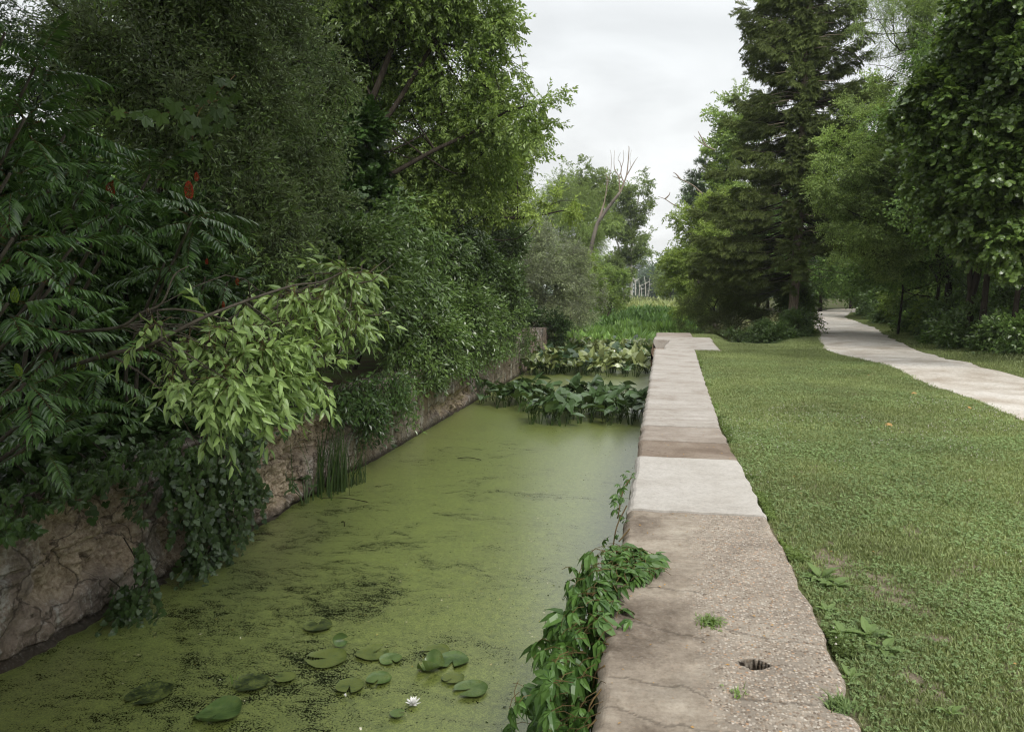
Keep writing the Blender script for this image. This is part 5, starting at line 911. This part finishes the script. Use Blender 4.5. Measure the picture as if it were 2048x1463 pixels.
# ------------------------------------------------------------------ right side
# spruce
root = empty('spruce_tree', (4.62, 29.0, hz(4.62, 29.0)), 'tall narrow spruce with a bare lower trunk beside the path', 'tree')
ZP = ([1.2, 4, 6, 8, 11, 13, 15, 16.8], [3.3, 3.3, 2.8, 2.3, 1.85, 1.4, .8, .1]); P, D, SC, gs, dead = [], [], [], [], []
gs.append(tube([(4.62, 29, -.4), (4.60, 29, 0), (4.62, 29, 1), (4.70, 29, 4), (4.72, 29, 8), (4.72, 29, 12), (4.72, 29, 16.8)], [.26, .2, .17, .15, .115, .08, .02], 10))
z = 1.9
while z < 16.6:
    for k in range(6):
        a = rng.uniform(0, 6.28); L_ = np.interp(z, *ZP) * rng.uniform(.62, 1.14); zz = z + rng.normal(0, .12); tr0 = np.array([4.7, 29, zz]); h = np.array([math.cos(a), math.sin(a), 0]); sd = np.array([-h[1], h[0], 0])
        if z < 3.4 and h[0] > .25: continue
        L_ *= 1.08
        if h[1] < -.5 and z < 15: L_ *= .25 if rng.random() < .9 else .7
        kink = rng.normal(0, .05)
        sag = .22 if z < 6 else .1; up = .02 if z < 9 else .3
        f = lambda t: tr0 + h * L_ * t + np.array([0, 0, L_ * (kink * t + up * t - sag * 2 * t * (1 - t) * 1.2 - (.12 if z < 6 else 0) * t * t)])
        gs.append(tube([f(t) for t in np.linspace(0, 1, 6)], np.linspace(.028, .005, 6), 4, 0, False))
        nb = max(5, int(L_ * 6.5)); t0 = .42 if z < 10 else .2
        for t in np.linspace(t0, 1, nb):
            for s_ in (1, -1):
                q = f(t) - [0, 0, .02]; P.append(q); D.append(h * .7 + sd * s_ * rng.uniform(.3, 1) + [0, 0, rng.normal(-.2, .4)]); SC.append(rng.uniform(.4, .75))
                if rng.random() < .75: P.append(q + sd * s_ * .25 * (1.1 - t) * L_ * .5 + [0, 0, -.05]); D.append(h * .8 + sd * s_ * .5 + [0, 0, -.5]); SC.append(rng.uniform(.45, .8))
        P.append(f(1) - h * .25); D.append(h + [0, 0, .1]); SC.append(.9)
    if z < 12:
        for _ in range(3): a = rng.uniform(0, 6.28); l = rng.uniform(.5, 1.6); dead.append(tube([(4.7, 29, z), (4.7 + math.cos(a) * l * .5, 29 + math.sin(a) * l * .5, z + .05 * l), (4.7 + math.cos(a) * l, 29 + math.sin(a) * l, z - .06 * l)], [.018, .011, .004], 4, 0, False))
    z += .19
part('trunk', cat(gs[:1]), BK['spruce'], root, True); part('boughs', cat(gs[1:]), BK['dark'], root); part('dead_twigs', cat(dead), BK['dead'], root)
P, D = np.array(P), np.array(D); part('needles', inst_mix(SP['spruce'], P, frames(D, roll=.9), np.array(SC)), [ML['needle'], BK['dark']], root)
tree('broadleaf_tree', 'bright green tree peeking out left of the spruce', 'tree', bs(2.9, 43), [B(*b) for b in ((1405, 470, 50, 43), (1370, 445, 32, 43), (1350, 470, 14, 43), (1365, 520, 42, 43), (1400, 560, 50, 43), (1355, 575, 32, 43), (1440, 420, 45, 44), (1340, 530, 20, 43), (1345, 430, 10, 43), (1385, 620, 35, 42), (1460, 540, 60, 44), (1400, 415, 25, 43))], 'far', 3600, ML['bright'], BK['grey'], sc=.5, tr=.14, lobes=16)
tree('sycamore_tree', 'broad leaved tree top showing behind the upper left of the spruce', 'tree', bs(4, 47), [B(*b) for b in ((1450, 215, 28, 47), (1432, 245, 18, 47), (1460, 270, 35, 47), (1475, 180, 22, 47), (1440, 300, 28, 47), (1470, 350, 45, 47), (1500, 250, 50, 47), (1450, 400, 45, 47), (1420, 225, 8, 47))], 'far', 1500, ML['ash'], BK['grey'], sc=.6, tr=.16, lobes=12)
root = empty('pine_tree', bs(3.6, 50), 'pine with bottle brush boughs behind the left of the spruce', 'tree'); P, D, gs = [], [], [tube([(3.6, 50, -.5), (3.8, 50, 5), (3.9, 50, 10.5)], [.2, .15, .04], 8)]
for (x0, y0, x1, y1) in ((1450, 420, 1368, 375), (1450, 440, 1372, 398), (1455, 380, 1385, 345), (1455, 350, 1400, 318), (1450, 460, 1385, 425), (1460, 330, 1410, 300), (1440, 400, 1380, 360)):
    a, b_ = atY(x0, y0, 50), atY(x1, y1, 50); gs.append(tube([a, a * .5 + b_ * .5 - [0, 0, .15], b_], [.05, .035, .01], 5))
    for t in rng.random(110) ** .7: q = a + (b_ - a) * t + rng.normal(0, .2, 3) * [1, 2, .35]; P.append(q); D.append([-1, rng.normal(0, .6), rng.normal(.2, .3)])
part('trunk', cat(gs), BK['grey'], root, True); part('needles', sprays_on(P, D, 'pine', rng.uniform(1.2, 2.0, len(P))), [ML['pine']], root)
root = empty('dead_branch', atY(1420, 470, 45), 'bare reddish twigs sticking out left of the spruce', 'branch'); root['category'] = 'dead branch'
part('twigs', cat([tube(curve([atY(a, b_, 45) for a, b_ in pts], 3), np.linspace(.045, .012, (len(pts) - 1) * 3 + 1 if len(pts) > 2 else 3)[: 99] if len(pts) > 2 else .03, 4) for pts in (((1430, 300), (1405, 288), (1388, 272)), ((1412, 291), (1400, 270), (1396, 262)), ((1405, 388), (1385, 370), (1360, 358), (1345, 352)), ((1360, 358), (1352, 348), (1346, 345)), ((1390, 440), (1360, 415), (1345, 408), (1330, 398), (1316, 393)), ((1330, 398), (1338, 390), (1340, 384)))]), BK['dead'], root, True)
tree('hemlock_shrub', 'dark fine leaved thicket under the left boughs of the spruce', 'shrub', bs(3, 32), [B(*b) for b in ((1430, 600, 55, 32), (1385, 640, 32, 31.5), (1480, 640, 45, 31), (1500, 570, 50, 32), (1370, 610, 26, 33), (1440, 650, 30, 30.5), (1540, 620, 40, 31), (1360, 655, 14, 31), (1420, 540, 40, 33))], 'olive', 4300, ML['needle'], BK['dark'], sc=.85, lobes=18, tr=.06)
tree('shrub', 'leafy bush at the foot of the spruce trunk', 'bush', bs(4.4, 27), [B(*b) for b in ((1560, 672, 26, 26.8), (1530, 668, 26, 27.2), (1590, 650, 30, 27.8), (1500, 672, 22, 27.2), (1470, 672, 16, 27.4), (1580, 690, 18, 26.6), (1605, 670, 16, 27.4))], 'shrub', 2300, ML['shrub'], BK['dark'], sc=.8, lobes=16, tr=.03)
tree('shrub', 'dark bush right of the spruce trunk by the path bend', 'bush', bs(5.3, 29.5), [B(*b) for b in ((1620, 650, 22, 29.4), (1610, 610, 26, 30), (1600, 680, 16, 29), (1590, 590, 30, 31), (1632, 672, 9, 29.2))], 'shrub', 1000, ML['wood_in'], BK['dark'], sc=.9, tr=.03)
tree('willow_tree', 'soft light green tree leaning in right of the spruce', 'tree', bs(9.0, 27), [B(*b) for b in ((1700, 350, 70, 25), (1660, 300, 36, 25), (1735, 250, 50, 25.5), (1790, 330, 70, 25.5), (1720, 440, 62, 25), (1820, 430, 70, 26), (1665, 400, 42, 25), (1650, 290, 18, 25), (1690, 480, 42, 25), (1770, 500, 50, 26), (1640, 380, 22, 25), (1740, 190, 40, 26), (1700, 200, 25, 26))],
     'elm', 4600, ML['willow'], BK['dark'], sc=1.0, lobes=20, tr=.13, trunks=[[bs(9, 27), (9.1, 27, 2), (8.9, 26.8, 4.5), (8.2, 26.4, 6.5), (7.6, 26, 8)], [(8.9, 26.8, 4.5), tuple(atY(1860, 300, 26)), tuple(atY(1790, 312, 25.5)), tuple(atY(1740, 330, 25))]])
tree('willow_tree', 'airy light tree across the sky at the upper right', 'tree', bs(11.5, 29), [B(*b) for b in ((1740, 10, 45, 28), (1800, 30, 50, 28), (1860, 20, 50, 28), (1900, 90, 55, 28), (1830, 110, 40, 28), (1780, 90, 35, 28), (1720, 50, 16, 28), (1900, 160, 60, 28), (1830, 190, 50, 28), (1810, -30, 60, 28))], 'willow', 1900, ML['willow'], BK['dark'], sc=1.05, lobes=16, tr=.12,
     trunks=[[bs(11.5, 29), (11.4, 28.8, 4), tuple(atY(1930, 200, 28)), tuple(atY(1880, 85, 28)), tuple(atY(1850, 50, 28)), tuple(atY(1800, 15, 28))], [tuple(atY(1885, 90, 28)), tuple(atY(1905, 40, 28)), tuple(atY(1925, 0, 28))]])
tree('redbud_tree', 'dark heart leaved tree filling the upper right corner', 'tree', bs(9.2, 17.5), [B(*b) for b in ((1960, 60, 70, 15.5), (2040, 0, 90, 15), (1880, 200, 75, 16), (1980, 200, 100, 15.5), (2060, 150, 90, 15), (1900, 300, 80, 16), (2030, 320, 100, 15.5), (1950, 400, 80, 16), (2060, 450, 90, 15.5), (1810, 190, 28, 16), (1830, 260, 50, 16), (1860, 370, 55, 16.5), (1800, 130, 14, 16), (2060, -80, 80, 15), (1985, 480, 60, 16))],
     'heart', 9500, ML['right'], BK['dark'], sc=.66, lobes=34, tr=.14, trunks=[[bs(9.2, 17.5), (9.1, 17.3, 2), (8.8, 17, 4.5), (8.6, 16.6, 7)]])
for (px, Y, h_, r_, lab) in ((1932, 23, 9, .115, 'thick dark trunk, left one of the pair at the wood edge'), (1962, 22.4, 8, .1, 'dark trunk leaning right beside the thick one'), (1868, 27, 6, .07, 'slender dark tree left of the pair of trunks'), (1797, 30, 5, .05, 'thin young tree between the path bend and the trunks'), (2025, 21, 7, .08, 'thin tree at the right frame edge')):
    x = (px - 1328) / 1500 * Y * 1.0; x = float(atY(px, 640, Y)[0]); b0 = bs(x, Y)
    tree('woodland_tree', lab, 'tree', b0, [((x + rng.normal(0, .8), Y + rng.normal(0, .8), h_ * q), [1.9, 1.9, h_ * .13]) for q in (.42, .56, .7, .85, 1)], 'shrub', 1100, ML['wood_in'], BK['dark'], sc=1.3, tr=r_, lobes=10, trunks=[[b0, (x + .1, Y, 1.2), (x - .1, Y, h_ * .45), (x + .3, Y, h_)], [(x + .05, Y, 1.2), (x + .5, Y, h_ * .4), (x + .9, Y, h_ * .7)]] if r_ > .1 else [[b0, (x + .1, Y, h_ * .4), (x, Y, h_)]])
und = [(1640, 600, 22, 58), (1675, 598, 26, 54), (1712, 600, 28, 50), (1750, 605, 30, 44), (1785, 610, 34, 39), (1825, 622, 34, 34.5), (1862, 632, 36, 31), (1905, 640, 40, 28), (1955, 655, 42, 25), (2005, 668, 46, 22.5), (2060, 680, 52, 20.5), (1690, 560, 36, 56), (1760, 560, 40, 46), (1840, 575, 45, 38), (1930, 590, 50, 31), (2020, 600, 60, 26), (1880, 680, 20, 26.5), (1845, 655, 18, 28.5)]
ul = ['far', 'mid', 'near']
for i, (px, py, r_, Y) in enumerate(und):
    rad = r_ / F_ * Y * 1.1; xe = float(pxr(Y)) + 1.25 + rad * .75; c0 = np.array([xe - .6, Y, hz(xe, Y) + rad * .75]); zz = hz(c0[0] + 1, Y); desc = ['pale', 'leafy', 'dense', 'low', 'ragged', 'loose'][i % 6]
    where = ('where the path disappears' if px < 1680 else 'along the outside of the path bend' if px < 1800 else 'under the wood between the bend and the trunks' if px < 1910 else 'under the pair of dark trunks' if px < 1990 else 'at the right frame edge')
    tree('undergrowth_bush', f'{desc} woodland bush {where}', 'bush', (c0[0] + .6, Y, zz), [((c0[0] + .6 + rng.normal(0, .3), Y + rng.normal(0, .4), c0[2]), [rad, rad, rad * .9]), ((c0[0] + .9, Y + .6, (c0[2] + zz) / 2), [rad * 1.1, rad, rad * .8])], 'shrub', int(420 + 320 * rad), ML[['shrub', 'ash', 'wood_in', 'shrub', 'shrub2', 'shrub'][i % 6]], BK['dark'], sc=1.0 + .015 * Y, group='bushes along the wood edge', lobes=8, tr=.03, nl=10)
wood = [(12, 34, 10), (15, 28, 10), (12.5, 22, 9), (18, 40, 12), (13, 47, 11), (17, 52, 12), (11.5, 60, 10), (15, 66, 12), (9, 70, 11), (5, 64, 10), (22, 33, 12), (20, 24, 11), (22, 60, 12), (6, 52, 8.5), (15, 17, 9)]
wl_ = ['dark woodland tree behind the leaning light tree', 'dark woodland tree deep behind the pair of trunks', 'dark woodland tree behind the heart leaved tree', 'tall woodland tree deep in the right wood', 'woodland tree beyond the path bend', 'tall woodland tree beyond the path bend', 'woodland tree closing the view at the path end', 'tall woodland tree behind the path end', 'woodland tree left of the path end', 'woodland tree behind the spruce', 'deep shaded tree far inside the wood', 'deep shaded tree inside the wood at right', 'farthest tree of the right wood', 'green tree right behind the spruce trunk', 'dark tree at the extreme right']
for (x, y, h_), lab in zip(wood, wl_):
    tree('woodland_tree', lab, 'tree', bs(x, y), [((x + rng.normal(0, 1.1), y + rng.normal(0, 1.1), h_ * q), [2.6 * (1.25 - abs(q - .5)), 2.6, h_ * .15]) for q in (.15, .32, .5, .68, .85, 1.0)], 'elm', 1900, ML['wood_in'], BK['dark'], sc=2.3, tr=.15, lobes=12, group=GRr, nl=18)

# ------------------------------------------------------------------ thin summer haze over the valley
hb = bpy.data.meshes.new('haze'); X0, X1, Y0, Y1, Z0, Z1 = -950, 950, -40, 1010, -4, 40
hb.from_pydata([(x, y, z) for z in (Z0, Z1) for y in (Y0, Y1) for x in (X0, X1)], [], [(0, 2, 3, 1), (4, 5, 7, 6), (0, 1, 5, 4), (2, 6, 7, 3), (0, 4, 6, 2), (1, 3, 7, 5)])
ho = bpy.data.objects.new('haze', hb); COL.objects.link(ho); tag(ho, 'thin pale haze over the far marsh', kind='stuff')
m = bpy.data.materials.new('haze_air'); m.use_nodes = True; m.node_tree.nodes.clear(); hv = m.node_tree.nodes.new('ShaderNodeVolumePrincipled'); ho_ = m.node_tree.nodes.new('ShaderNodeOutputMaterial')
hv.inputs['Color'].default_value = (.88, .92, .95, 1); hv.inputs['Density'].default_value = .0004; m.node_tree.links.new(hv.outputs[0], ho_.inputs['Volume']); hb.materials.append(m)
